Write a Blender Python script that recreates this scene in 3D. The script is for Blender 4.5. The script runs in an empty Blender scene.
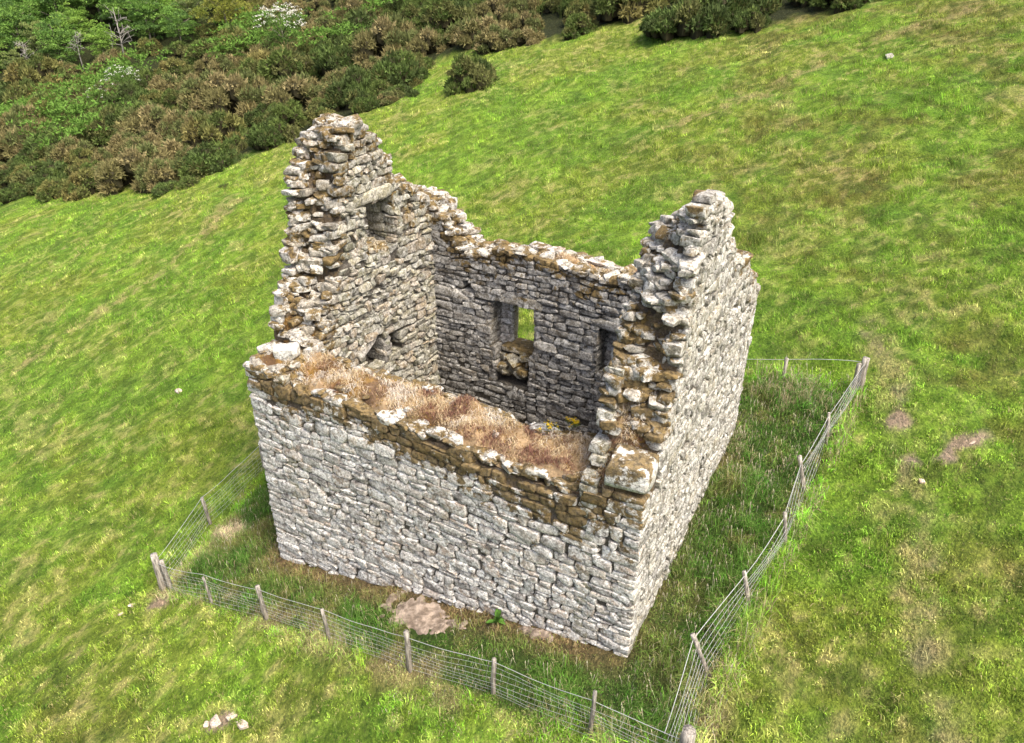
import bpy, math, random
import numpy as np
from mathutils import Vector, Matrix

random.seed(7)
rng = np.random.default_rng(11)
SC = bpy.context.scene
COL = SC.collection
R = math.radians

# ------------------------------------------------------------------ camera
cam_d = bpy.data.cameras.new('camera')
cam_d.sensor_width = 36.0
cam_d.lens = 780.0 / 1024.0 * 36.0
cam_d.clip_start = 0.1
cam_d.clip_end = 1500
cam = bpy.data.objects.new('camera', cam_d)
COL.objects.link(cam)
cam.location = (0, 0, 14.0)
cam.rotation_euler = (R(90 - 29.124), 0, 0)
SC.camera = cam

# ------------------------------------------------------------------ light
SUN_DIR = Vector((0.40, -0.42, 0.95)).normalized()          # towards the sun
world = bpy.data.worlds.new('World')
SC.world = world
world.use_nodes = True
wn = world.node_tree
bg = wn.nodes['Background']
sky = wn.nodes.new('ShaderNodeTexSky')
sky.sky_type = 'NISHITA'
sky.sun_disc = False
sky.sun_elevation = math.asin(SUN_DIR.z)
sky.sun_rotation = math.atan2(SUN_DIR.x, SUN_DIR.y)
sky.air_density = 0.7
sky.dust_density = 6.0
sky.ozone_density = 0.6
wn.links.new(sky.outputs['Color'], bg.inputs['Color'])
bg.inputs['Strength'].default_value = 0.13
sun_d = bpy.data.lights.new('sun', 'SUN')
sun_d.energy = 1.5
sun_d.angle = R(26)
sun_d.color = (1.0, 0.95, 0.87)
sun = bpy.data.objects.new('sun', sun_d)
COL.objects.link(sun)
sun.location = (20, -20, 60)
sun.rotation_euler = (-SUN_DIR).to_track_quat('-Z', 'Y').to_euler()
SC.view_settings.view_transform = 'Standard'
SC.view_settings.look = 'None'
SC.view_settings.gamma = 1
SC.view_settings.exposure = 1.54
SC.view_settings.use_curve_mapping = False
SC.render.engine = 'CYCLES'
SC.cycles.max_bounces = 5
SC.cycles.diffuse_bounces = 3
SC.cycles.glossy_bounces = 1
SC.cycles.transmission_bounces = 2
SC.cycles.transparent_max_bounces = 4

# ------------------------------------------------------------------ helpers
def hash2(ix, iy, seed):
    h = (ix.astype(np.int64) * 374761393 + iy.astype(np.int64) * 668265263 + seed * 1442695041) & 0xFFFFFFFF
    h = ((h ^ (h >> 13)) * 1274126177) & 0xFFFFFFFF
    h = ((h ^ (h >> 16)) * 2246822519) & 0xFFFFFFFF
    return ((h ^ (h >> 15)) & 0xFFFFFF) / float(0xFFFFFF)

def vnoise(x, y, seed=0):
    x = np.asarray(x, float); y = np.asarray(y, float)
    ix = np.floor(x); iy = np.floor(y)
    fx = x - ix; fy = y - iy
    fx = fx * fx * fx * (fx * (fx * 6 - 15) + 10); fy = fy * fy * fy * (fy * (fy * 6 - 15) + 10)
    a = hash2(ix, iy, seed); b = hash2(ix + 1, iy, seed)
    c = hash2(ix, iy + 1, seed); d = hash2(ix + 1, iy + 1, seed)
    return (a * (1 - fx) + b * fx) * (1 - fy) + (c * (1 - fx) + d * fx) * fy

def fbm(x, y, seed=0, octv=4, gain=0.5):
    s = 0; a = 1; t = 0
    x = np.asarray(x, float); y = np.asarray(y, float)
    for k in range(octv):
        s = s + a * vnoise(x, y, seed + 17 * k); t += a
        x, y = (x * 1.62 + y * 1.18) + 3.1, (y * 1.62 - x * 1.18) - 7.7
        a *= gain
    return s / t

def sstep(a, b, x):
    t = np.clip((np.asarray(x, float) - a) / (b - a), 0, 1)
    return t * t * (3 - 2 * t)

def mix(a, b, t):
    t = np.asarray(t)[..., None]
    return np.asarray(a) * (1 - t) + np.asarray(b) * t

def mesh_obj(name, V, F, mats, parent=None, attrs=None, smooth=False, fmat=None, link=True):
    """V (n,3); F list of (m,k) index arrays; attrs {name: (n,) or (n,3)} on points"""
    me = bpy.data.meshes.new(name)
    V = np.ascontiguousarray(V, dtype=np.float32)
    F = [np.asarray(f, dtype=np.int32) for f in F if len(f)]
    me.vertices.add(len(V)); me.vertices.foreach_set('co', V.ravel())
    loops = np.concatenate([f.ravel() for f in F])
    tot = np.concatenate([np.full(len(f), f.shape[1], np.int32) for f in F])
    st = np.concatenate([[0], np.cumsum(tot)[:-1]]).astype(np.int32)
    me.loops.add(len(loops)); me.loops.foreach_set('vertex_index', loops)
    me.polygons.add(len(tot)); me.polygons.foreach_set('loop_start', st)
    me.polygons.foreach_set('loop_total', tot)
    if smooth: me.polygons.foreach_set('use_smooth', np.ones(len(tot), bool))
    if fmat is not None: me.polygons.foreach_set('material_index', np.asarray(fmat, np.int32))
    for k, v in (attrs or {}).items():
        v = np.asarray(v, np.float32)
        if v.ndim == 1:
            a = me.attributes.new(k, 'FLOAT', 'POINT'); a.data.foreach_set('value', v)
        else:
            a = me.attributes.new(k, 'FLOAT_COLOR', 'POINT')
            a.data.foreach_set('color', np.concatenate([v, np.ones((len(v), 1), np.float32)], 1).ravel())
    me.update(calc_edges=True)
    if smooth == 'sharp': me.set_sharp_from_angle(angle=R(38))
    for m in (mats if isinstance(mats, (list, tuple)) else [mats]): me.materials.append(m)
    o = bpy.data.objects.new(name, me)
    if link: COL.objects.link(o)
    if parent: o.parent = parent
    return o

def tag(o, label=None, cat=None, group=None, kind=None):
    if label: o['label'] = label
    if cat: o['category'] = cat
    if group: o['group'] = group
    if kind: o['kind'] = kind
    return o

def empty(name, loc, rotz=0.0):
    o = bpy.data.objects.new(name, None)
    COL.objects.link(o); o.location = loc; o.rotation_euler = (0, 0, rotz)
    o.empty_display_size = 0.2
    return o

class MB:
    """mesh collector"""
    def __init__(s): s.v = []; s.f = {}; s.n = 0; s.a = {}
    def add(s, V, F, **attrs):
        V = np.asarray(V, float)
        s.v.append(V)
        for f in F:
            f = np.asarray(f)
            if len(f): s.f.setdefault(f.shape[1], []).append(f + s.n)
        for k, v in attrs.items():
            v = np.asarray(v, float)
            if v.ndim == 0: v = np.full(len(V), float(v))
            elif v.ndim == 1 and k == 'col': v = np.tile(v, (len(V), 1))
            s.a.setdefault(k, []).append(v)
        s.n += len(V)
    def build(s, name, mat, parent=None, off=None, smooth=False, link=True):
        V = np.concatenate(s.v)
        if off is not None: V = V - np.asarray(off)
        return mesh_obj(name, V, [np.concatenate(x) for x in s.f.values()], mat, parent,
                        {k: np.concatenate(v) for k, v in s.a.items()}, smooth, link=link)

def tube(P, r, n=6, cap=True):
    P = np.asarray(P, float); m = len(P)
    r = np.full(m, r) if np.ndim(r) == 0 else np.asarray(r, float)
    T = np.gradient(P, axis=0); T /= np.linalg.norm(T, axis=1)[:, None] + 1e-9
    ref = np.array([0, 0, 1.0]) if abs(T[0][2]) < 0.9 else np.array([1.0, 0, 0])
    A = np.cross(T, ref); A /= np.linalg.norm(A, axis=1)[:, None] + 1e-9
    B = np.cross(T, A)
    an = np.arange(n) * 2 * np.pi / n
    V = (P[:, None] + r[:, None, None] * (np.cos(an)[None, :, None] * A[:, None] + np.sin(an)[None, :, None] * B[:, None])).reshape(-1, 3)
    i = np.arange(m - 1)[:, None] * n; j = np.arange(n)[None, :]; k = (j + 1) % n
    F = np.stack([i + j, i + k, i + n + k, i + n + j], -1).reshape(-1, 4)
    fs = [F]
    if cap: fs.append(np.array([list(range(n))[::-1]])); fs.append(np.array([[(m - 1) * n + q for q in range(n)]]))
    return V, fs

# ------------------------------------------------------------------ materials
def new_mat(name, rough=0.9):
    m = bpy.data.materials.new(name); m.use_nodes = True
    nt = m.node_tree
    b = nt.nodes['Principled BSDF']
    b.inputs['Roughness'].default_value = rough
    b.inputs['Specular IOR Level'].default_value = 0.15
    return m, nt, b

def N(nt, t, **kw):
    n = nt.nodes.new(t)
    for k, v in kw.items():
        if k in n.inputs: n.inputs[k].default_value = v
        else: setattr(n, k, v)
    return n

def noise_node(nt, coord, scale, detail=5, rough=0.6, off=0.0, dist=0.0):
    mp = nt.nodes.new('ShaderNodeVectorMath'); mp.operation = 'ADD'
    mp.inputs[1].default_value = (off, off * 1.7, off * 0.6)
    nt.links.new(coord, mp.inputs[0])
    n = N(nt, 'ShaderNodeTexNoise', Scale=scale, Detail=detail, Roughness=rough, Distortion=dist)
    nt.links.new(mp.outputs[0], n.inputs['Vector'])
    return n.outputs[0]

def mrange(nt, val, a, b, c=0.0, d=1.0, smooth=True):
    n = nt.nodes.new('ShaderNodeMapRange')
    n.interpolation_type = 'SMOOTHSTEP' if smooth else 'LINEAR'
    nt.links.new(val, n.inputs[0])
    for i, v in enumerate((a, b, c, d)): n.inputs[1 + i].default_value = v
    return n.outputs[0]

def math_n(nt, op, a, b=None, clamp=False):
    n = nt.nodes.new('ShaderNodeMath'); n.operation = op; n.use_clamp = clamp
    for i, x in enumerate((a, b)):
        if x is None: continue
        if isinstance(x, (int, float)): n.inputs[i].default_value = x
        else: nt.links.new(x, n.inputs[i])
    return n.outputs[0]

def mixc(nt, fac, a, b, typ='MIX'):
    n = nt.nodes.new('ShaderNodeMix'); n.data_type = 'RGBA'; n.blend_type = typ
    for i, x in ((0, fac), (6, a), (7, b)):
        if isinstance(x, (int, float)): n.inputs[i].default_value = x
        elif isinstance(x, tuple): n.inputs[i].default_value = (*x, 1.0)
        else: nt.links.new(x, n.inputs[i])
    return n.outputs[2]

def attr(nt, name, out='Color'):
    n = nt.nodes.new('ShaderNodeAttribute'); n.attribute_name = name
    return n.outputs[out]

def bump(nt, b, h, strength, dist):
    n = N(nt, 'ShaderNodeBump'); n.inputs['Strength'].default_value = strength
    n.inputs['Distance'].default_value = dist
    nt.links.new(h, n.inputs['Height']); nt.links.new(n.outputs[0], b.inputs['Normal'])

def stone_material():
    m, nt, b = new_mat('weathered rubble stone', 0.92)
    co = nt.nodes.new('ShaderNodeTexCoord').outputs['Object']
    n2 = noise_node(nt, co, 7, 6, 0.65, 3.1)
    n3 = noise_node(nt, co, 38, 4, 0.7, 9.0)
    nl = noise_node(nt, co, 5.5, 8, 0.72, 21.0, 0.4)
    nd = noise_node(nt, co, 11.0, 7, 0.7, 47.0)
    nm = noise_node(nt, co, 3.2, 7, 0.7, 71.0)
    c = mixc(nt, 1.0, attr(nt, 'col'), mixc(nt, n2, (0.55, 0.54, 0.52), (1.42, 1.42, 1.40)), 'MULTIPLY')
    n4 = mrange(nt, noise_node(nt, co, 19, 3, 0.75, 33.0), 0.36, 0.64, smooth=False)
    c = mixc(nt, 1.0, c, mixc(nt, mrange(nt, n3, .35, .65, smooth=False), (0.72, 0.71, 0.70), (1.22, 1.22, 1.22)), 'MULTIPLY')
    c = mixc(nt, 1.0, c, mixc(nt, n4, (0.54, 0.53, 0.51), (1.38, 1.38, 1.37)), 'MULTIPLY')
    # pale crustose lichen
    lm = math_n(nt, 'MULTIPLY', mrange(nt, nl, 0.43, 0.53), attr(nt, 'lich', 'Fac'), True)
    c = mixc(nt, lm, c, mixc(nt, n4, (0.30, 0.29, 0.255), (0.86, 0.85, 0.79)))
    # dark weathering specks
    dm = math_n(nt, 'MULTIPLY', mrange(nt, nd, 0.46, 0.37), 0.72)
    c = mixc(nt, dm, c, (0.085, 0.08, 0.072))
    # moss and ochre lichen
    mm = math_n(nt, 'ADD', attr(nt, 'moss', 'Fac'), math_n(nt, 'MULTIPLY', math_n(nt, 'SUBTRACT', nm, 0.5), 2.7))
    mm = math_n(nt, 'MULTIPLY', mrange(nt, mm, 0.42, 0.62), 0.93)
    mc = mixc(nt, mrange(nt, nd, 0.36, 0.64), (0.045, 0.030, 0.012), (0.185, 0.125, 0.045))
    mc = mixc(nt, mrange(nt, n3, 0.5, 0.75, 0.0, 0.45), mc, (0.27, 0.225, 0.07))
    c = mixc(nt, mm, c, mc)
    nt.links.new(c, b.inputs['Base Color'])
    h = math_n(nt, 'ADD', math_n(nt, 'MULTIPLY', n2, 1.0), math_n(nt, 'MULTIPLY', n3, 0.45))
    bump(nt, b, h, 0.9, 0.035)
    return m

def attr_material(name, amount=0.5, scale=30, rough=0.95, trans=0.0, bdist=0.0, stretch=None):
    m, nt, b = new_mat(name, rough)
    co = nt.nodes.new('ShaderNodeTexCoord').outputs['Object']
    if stretch:
        mp = nt.nodes.new('ShaderNodeMapping'); mp.inputs['Scale'].default_value = (1, 1, stretch); nt.links.new(co, mp.inputs[0]); co = mp.outputs[0]
    n = noise_node(nt, co, scale, 5, 0.7)
    if stretch: n = mrange(nt, n, .34, .66, smooth=False)
    c = mixc(nt, 1.0, attr(nt, 'col'), mixc(nt, n, (1 - amount,) * 3, (1 + amount,) * 3), 'MULTIPLY')
    nt.links.new(c, b.inputs['Base Color'])
    if bdist: bump(nt, b, n, 0.8, bdist)
    if trans:
        t = nt.nodes.new('ShaderNodeBsdfTranslucent'); nt.links.new(c, t.inputs['Color'])
        mx = nt.nodes.new('ShaderNodeMixShader'); mx.inputs[0].default_value = trans
        nt.links.new(b.outputs[0], mx.inputs[1]); nt.links.new(t.outputs[0], mx.inputs[2])
        nt.links.new(mx.outputs[0], nt.nodes['Material Output'].inputs['Surface'])
    return m

M_STONE = stone_material()
def turf_material():
    m, nt, b = new_mat('pasture turf', 0.95)
    co = nt.nodes.new('ShaderNodeTexCoord').outputs['Object']
    mp = nt.nodes.new('ShaderNodeMapping'); mp.inputs['Rotation'].default_value = (0, 0, R(-20)); mp.inputs['Scale'].default_value = (1.5, 1.05, 1.2)
    nt.links.new(co, mp.inputs[0]); cs = mp.outputs[0]
    a = mrange(nt, noise_node(nt, cs, 9.0, 4, 0.75, 1.0), .34, .66, smooth=False)
    f = noise_node(nt, cs, 4.2, 6, 0.72, 13.0); d = noise_node(nt, cs, 3.1, 6, 0.7, 29.0); e = noise_node(nt, co, 13.0, 4, .7, 7.0)
    c = mixc(nt, 1.0, attr(nt, 'col'), mixc(nt, a, (.50, .55, .55), (1.5, 1.42, 1.4)), 'MULTIPLY')
    c = mixc(nt, math_n(nt, 'MULTIPLY', mrange(nt, d, .54, .66), .75), c, mixc(nt, 1.0, c, (.42, .55, .55), 'MULTIPLY'))
    c = mixc(nt, math_n(nt, 'MULTIPLY', mrange(nt, f, .56, .68), .26), c, (.36, .30, .13))
    c = mixc(nt, math_n(nt, 'MULTIPLY', mrange(nt, e, .60, .70), .25), c, (.40, .34, .17))
    nt.links.new(c, b.inputs['Base Color'])
    bump(nt, b, math_n(nt, 'ADD', a, math_n(nt, 'MULTIPLY', d, 1.6)), 1.0, .09)
    return m
M_GROUND = turf_material()
M_BLADE = attr_material('grass blades', 0.12, 3.0, 0.8, 0.25)
M_LEAF = attr_material('leaves', 0.2, 2.0, 0.75, 0.25)
M_TURF = attr_material('wall head turf and moss', 0.6, 14, bdist=0.05)
M_EARTH = attr_material('bare earth', 0.8, 21, bdist=0.04)
M_WOOD = attr_material('weathered grey timber', 0.75, 26, bdist=0.012, stretch=.12)
M_BARK = attr_material('bark', 0.4, 8, bdist=0.02)
mw, ntw, bw = new_mat('galvanised wire', 0.45)
bw.inputs['Base Color'].default_value = (0.42, 0.43, 0.41, 1); bw.inputs['Metallic'].default_value = 0.35
M_WIRE = mw

# ------------------------------------------------------------------ site
ZE = 5.5                                       # level of the front wall head
L, W = 9.76, 6.8
U = np.array([0.86612, -0.49983]); Vv = np.array([0.49983, 0.86612])
O = np.array([-6.14316, 15.65525])
def to_uv(x, y):
    dx = np.asarray(x) - O[0]; dy = np.asarray(y) - O[1]
    return dx * U[0] + dy * U[1], dx * Vv[0] + dy * Vv[1]
def to_xy(u, v):
    return O[0] + U[0] * np.asarray(u) + Vv[0] * np.asarray(v), O[1] + U[1] * np.asarray(u) + Vv[1] * np.asarray(v)

def base_h(x, y):
    x = np.asarray(x, float); y = np.asarray(y, float)
    p1 = 0.28286 * x + 0.10001 * y - 0.17802
    p2 = (14 - 22.7) + 0.18 * (x + 51) + 0.324 * (y - 76)
    k = 4.0
    h = np.maximum(k - np.abs(p1 - p2), 0) / k
    z = np.maximum(p1, p2) + h * h * k * 0.25
    # the far slopes ease off away from the site
    d = np.hypot(x, y - 40)
    return z - 0.0006 * np.maximum(d - 90, 0) ** 2 * 0.5

def ground_h(x, y):
    x = np.asarray(x, float); y = np.asarray(y, float)
    z = base_h(x, y)
    near = np.exp(-(np.hypot(x + 0.5, y - 15) / 9.0) ** 4)
    r = 0.9 * (fbm(x / 9.0, y / 9.0, 5, 3) - 0.5) * (1 - near)
    # sheep terracettes run along the contour
    c = (0.943 * x + 0.333 * y); s = (-0.333 * x + 0.943 * y)
    r = r + 0.34 * (fbm(c / 1.5, s / 4.2, 9, 4) - 0.5) * (1 - 0.6 * near)
    r = r + 0.20 * (fbm(x / 0.55, y / 0.55, 31, 3) - 0.5)
    return z + r

FEN = [(-2.63, -1.80), (11.51, -1.84), (12.24, 8.56), (-3.6, 8.5)]       # fence corners (u, v)
PATH = np.array([(9.9, 19.5), (9.35, 16.6), (8.95, 15.1), (8.73, 13.8), (8.2, 12.2), (7.75, 11.0), (7.3, 9.6), (7.0, 8.2), (6.8, 6.0)])
SCRAPES = [(9.95, 14.15, 0.5, 0.26), (9.05, 15.45, 0.2, 0.4), (8.85, 14.2, 0.14, 0.25), (9.4, 13.85, 0.2, 0.12),
           (-6.3, 11.05, 0.42, 0.16), (-9.3, 15.0, 0.35, 0.3), (-8.0, 17.2, 0.5, 0.28)]

def inside(u, v, m=0.0):
    lu = np.interp(v, [FEN[0][1], FEN[3][1]], [FEN[0][0], FEN[3][0]])
    ru = np.interp(v, [FEN[1][1], FEN[2][1]], [FEN[1][0], FEN[2][0]])
    d = np.minimum(np.minimum(u - lu, ru - u), np.minimum(v + 1.8, 8.55 - v))
    return d

def seg_dist(x, y, P):
    best = np.full(np.shape(x), 1e9)
    for a, b in zip(P[:-1], P[1:]):
        ab = b - a; t = np.clip(((x - a[0]) * ab[0] + (y - a[1]) * ab[1]) / (ab @ ab), 0, 1)
        best = np.minimum(best, np.hypot(x - a[0] - t * ab[0], y - a[1] - t * ab[1]))
    return best

def bare(x, y):
    x = np.asarray(x, float); y = np.asarray(y, float)
    w = fbm(x / 0.35, y / 0.35, 77, 3) - 0.5
    d = seg_dist(x, y, PATH) + w * 0.9
    p = sstep(0.30, 0.02, d) * sstep(0.44, 0.62, fbm(x / .6, y / .6, 91, 3)) * 0.5
    for cx, cy, rx, ry in SCRAPES:
        q = np.hypot((x - cx) / rx, (y - cy) / ry) + w * 1.5
        p = np.maximum(p, sstep(1.15, 0.75, q))
    return p

TRAIL = np.array([(-24.5, 30.0), (-21.6, 34.2), (-18.9, 38.6), (-17.6, 42.5), (-16.9, 47.0)])
TRAIL2 = np.array([(24.0, 44.0), (17.0, 43.0), (12.5, 40.5), (8.0, 39.5)])
EDGE_X = np.array([-140, -75, -55, -43, -34, -27.7, -21.3, -19.7, -15.2, -11.9, -8.4, -7.4, -6.6, -3.4, 2.1, 7.9, 9.8, 10.6, 13.6, 16, 19.1, 22.9, 40, 140.])
EDGE_Y = np.array([90, 80, 72, 64, 58.6, 55.7, 54.0, 56.9, 56.9, 57.0, 57.6, 62, 69, 67.6, 63, 62.4, 60.4, 53.5, 50.6, 49.2, 48.6, 47.6, 46, 46.])

def field_col(x, y):
    """albedo of the sward and whether it is kept long"""
    x = np.asarray(x, float); y = np.asarray(y, float)
    c = (0.943 * x + 0.333 * y); s = (-0.333 * x + 0.943 * y)
    n1 = fbm(x / 7.0, y / 7.0, 1, 7, .66); n2 = fbm(c / 1.5, s / 2.2, 2, 6, .70); n3 = fbm(x / 0.5, y / 0.5, 3, 4, .6); n4 = fbm(c / 2.6, s / 3.8, 4, 7, .70)
    n5 = fbm(c / 0.8, s / 1.1, 6, 5, .68)
    bright = np.array([0.182, 0.305, 0.030]); green = np.array([0.132, 0.248, 0.024]); deep = np.array([0.098, 0.180, 0.022])
    olive = np.array([0.180, 0.205, 0.036]); brown = np.array([0.150, 0.105, 0.036]); straw = np.array([0.36, 0.295, 0.130])
    col = mix(bright, green, sstep(0.42, 0.60, n2))
    col = mix(col, (0.205, 0.268, 0.032), sstep(0.48, 0.60, n1) * 0.7)
    rightish = np.maximum(sstep(1, 12, x - 0.12 * (y - 20)), .6 * sstep(15, 10, y) * sstep(-2, -6, x))
    col = mix(col, olive, sstep(0.47, 0.58, n4) * (0.06 + 0.62 * rightish))
    col = mix(col, brown, sstep(0.53, 0.63, n5 * 0.6 + n4 * 0.4) * (0.05 + 0.55 * rightish))
    col = mix(col, deep, sstep(0.55, 0.67, n5) * 0.55)
    n7 = fbm(c / .24, s / .34, 19, 3, .6)
    col = mix(col, straw, sstep(0.57, 0.68, 0.6 * n7 + 0.4 * n1) * 0.35)
    col = mix(col, straw, sstep(0.55, 0.68, .5 * fbm(x / 1.6 + 9, y / 1.6, 14, 4) + .5 * n7) * 0.36)
    col = col * (0.72 + .56 * sstep(.3, .7, n7))[..., None]
    col = mix(col, (.33, .285, .13), sstep(.55, .1, seg_dist(x, y, PATH) + (n3 - .5) * .7) * .55 * sstep(.42, .55, n7))
    tr = np.minimum(seg_dist(x, y, TRAIL), seg_dist(x, y, TRAIL2)) + (n3 - .5) * 1.6
    col = mix(col, straw, sstep(.9, .1, tr) * sstep(.42, .6, n2 * .5 + n7 * .5) * .75)
    # fenced plot, ungrazed
    u, v = to_uv(x, y)
    e = inside(u, v)
    ins = sstep(-0.12, 0.25, e + (n3 - 0.5) * 0.5)
    lg = mix((0.036, 0.078, 0.014), (0.075, 0.118, 0.022), n3)
    lg = mix(lg, (0.150, 0.118, 0.048), sstep(0.50, 0.64, n2 * .6 + n3 * .4) * 0.7 * np.clip(.45 + .12 * v + .6 * (u < L), 0, 1))
    wall_d = np.maximum(np.maximum(-u, u - L), np.maximum(-v, v - W))
    lg = mix(lg, (0.185, 0.125, 0.065), sstep(0.75, 0.1, wall_d + (n3 - 0.5) * 0.8) * sstep(10.4, 8.6, u) * 0.85)
    fr = sstep(0.7, 0.15, np.abs(e - 0.05)) * sstep(0.46, 0.6, n2)
    col = mix(col, lg, ins)
    col = mix(col, (0.30, 0.235, 0.12), fr * 0.65 * sstep(-3.0, -1.0, -np.abs(v + 1.7)))
    b = bare(x, y)
    col = mix(col, mix((0.29, 0.215, 0.14), (0.44, 0.355, 0.25), n3), b)
    # under the scrub
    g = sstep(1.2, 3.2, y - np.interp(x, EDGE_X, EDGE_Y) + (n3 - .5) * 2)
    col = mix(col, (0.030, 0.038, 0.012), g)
    return col, ins, b, g

def axis(lo, a, b, hi, fine, coarse):
    mid = np.arange(a, b + 1e-6, fine)
    left = a - np.cumsum(np.geomspace(fine, coarse, 60)); left = left[left > lo]
    right = b + np.cumsum(np.geomspace(fine, coarse, 60)); right = right[right < hi]
    return np.concatenate([[lo], left[::-1], mid, right, [hi]])

gx = axis(-260, -30, 24, 260, 0.16, 12); gy = axis(-60, 4, 62, 330, 0.16, 12)
GX, GY = np.meshgrid(gx, gy)
gz = ground_h(GX, GY)
gc, gi, gb, gg = field_col(GX.ravel(), GY.ravel())
nx, ny = len(gx), len(gy)
ii = (np.arange(ny - 1)[:, None] * nx + np.arange(nx - 1)[None, :]).ravel()
quads = np.stack([ii, ii + 1, ii + nx + 1, ii + nx], 1)
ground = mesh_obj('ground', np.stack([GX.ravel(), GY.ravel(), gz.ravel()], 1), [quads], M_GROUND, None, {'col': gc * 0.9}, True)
tag(ground, 'sloping sheep pasture of mottled bright green turf', 'pasture', kind='structure')

# ------------------------------------------------------------------ masonry
def cube_grid(lin):
    n = len(lin) - 1
    pts = {}; V = []; F = []
    def vid(p):
        k = tuple(np.round(p, 5))
        if k not in pts: pts[k] = len(V); V.append(p)
        return pts[k]
    for ax in range(3):
        for sg in (-1, 1):
            for i in range(n):
                for j in range(n):
                    q = []
                    for (a, b) in ((i, j), (i + 1, j), (i + 1, j + 1), (i, j + 1)):
                        p = [0, 0, 0]; p[ax] = sg; p[(ax + 1) % 3] = lin[a]; p[(ax + 2) % 3] = lin[b]
                        q.append(vid(p))
                    F.append(q if sg > 0 else q[::-1])
    return np.array(V, float), np.array(F)

def stone_protos(lin, count, power, amp, seed, cut):
    r = np.random.default_rng(seed)
    V0, F = cube_grid(np.asarray(lin))
    out = []
    for _ in range(count):
        d = V0 / np.linalg.norm(V0, axis=1)[:, None]
        rad = 1.0 / (np.sum(np.abs(d) ** power, 1) ** (1 / power))
        P = d * rad[:, None]
        for k in range(9):                                    # broken planes
            nrm = r.normal(size=3); nrm /= np.linalg.norm(nrm)
            lim = r.uniform(*cut)
            dd = P @ nrm - lim
            P = P - np.maximum(dd, 0)[:, None] * nrm
        for f, a in ((1.6, amp), (3.7, amp * 0.55)):
            w = r.normal(size=(3, 3)) * f; ph = r.uniform(0, 6.28, 3)
            P = P + a * np.sin(P @ w + ph)
        P = P + r.normal(size=P.shape) * amp * 0.25
        out.append(P * 0.5)
    return out, F

FACE_P, FACE_F = stone_protos([-1, -.91, -.45, 0, .45, .91, 1], 36, 18.0, 0.026, 3, (1.08, 1.5))
ROCK_P, ROCK_F = stone_protos([-1, -.9, -.5, 0, .5, .9, 1], 34, 16.0, 0.028, 4, (0.80, 1.30))

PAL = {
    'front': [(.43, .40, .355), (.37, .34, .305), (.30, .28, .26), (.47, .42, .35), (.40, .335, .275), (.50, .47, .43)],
    'right': [(.265, .255, .21), (.225, .215, .175), (.295, .283, .245), (.175, .165, .14), (.27, .25, .195)],
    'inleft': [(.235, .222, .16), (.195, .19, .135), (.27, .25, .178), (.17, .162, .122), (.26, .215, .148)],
    'inback': [(.175, .163, .142), (.145, .136, .122), (.20, .186, .158), (.17, .15, .118), (.12, .114, .102)],  # stone tones lowered: deep shade of the interior is put into the colour
    'top': [(.34, .315, .265), (.28, .255, .21), (.40, .38, .33), (.22, .20, .16)],
}

class Face:
    """one wall face: point p0 + s*sd + z*up, outward normal nd (all world xy)"""
    def __init__(s, p0, sd, nd, length, top, pal, lich, moss_depth, moss_gain=1.0, z0=-1.0, openings=(), ch=(0.15, 0.33), ratio=(1.0, 2.9), holes=(), seed=0, jit=.034, quoin=True, depth=0.34, pro=0.015, miss=.012):
        s.__dict__.update(locals()); s.p0 = np.array(p0, float); s.sd = np.array(sd, float); s.nd = np.array(nd, float)

def lay(mb, f):
    r = np.random.default_rng(100 + f.seed)
    ss = np.linspace(0, f.length, 80); tops = f.top(ss)
    zmax = tops.max() + 0.3
    wav = lambda z, s: 0.055 * (vnoise(s / 1.3, z * 3.1, f.seed) - 0.5) * 2 + 0.03 * (vnoise(s / 0.5, z * 5.7, f.seed + 5) - 0.5)
    z = f.z0; row = 0
    while z < zmax:
        h = r.uniform(*f.ch); row += 1
        s = 0.0; first = True
        while s < f.length - 1e-3:
            l = np.clip(h * r.uniform(*f.ratio), 0.15, 0.95)
            if f.quoin and first: l = (0.75 if row % 2 else 0.42) * r.uniform(0.85, 1.15)
            if f.length - (s + l) < 0.22: l = f.length - s
            s0, s1 = s, s + l; s = s1; first = False
            pieces = [(0.0, 1.0)]
            q = r.random()
            if h > 0.23 and q < 0.34: a = r.uniform(0.35, 0.65); pieces = [(0, a), (a, 1)]
            for (a, b) in pieces:
                sub = [(s0, s1)]
                if b - a < 0.9 and l > 0.5 and r.random() < 0.4: t = s0 + l * r.uniform(.35, .65); sub = [(s0, t), (t, s1)]
                for (c0, c1) in sub: one_stone(mb, f, r, c0, c1, z + h * a, z + h * b, wav)
        z += h

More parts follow.
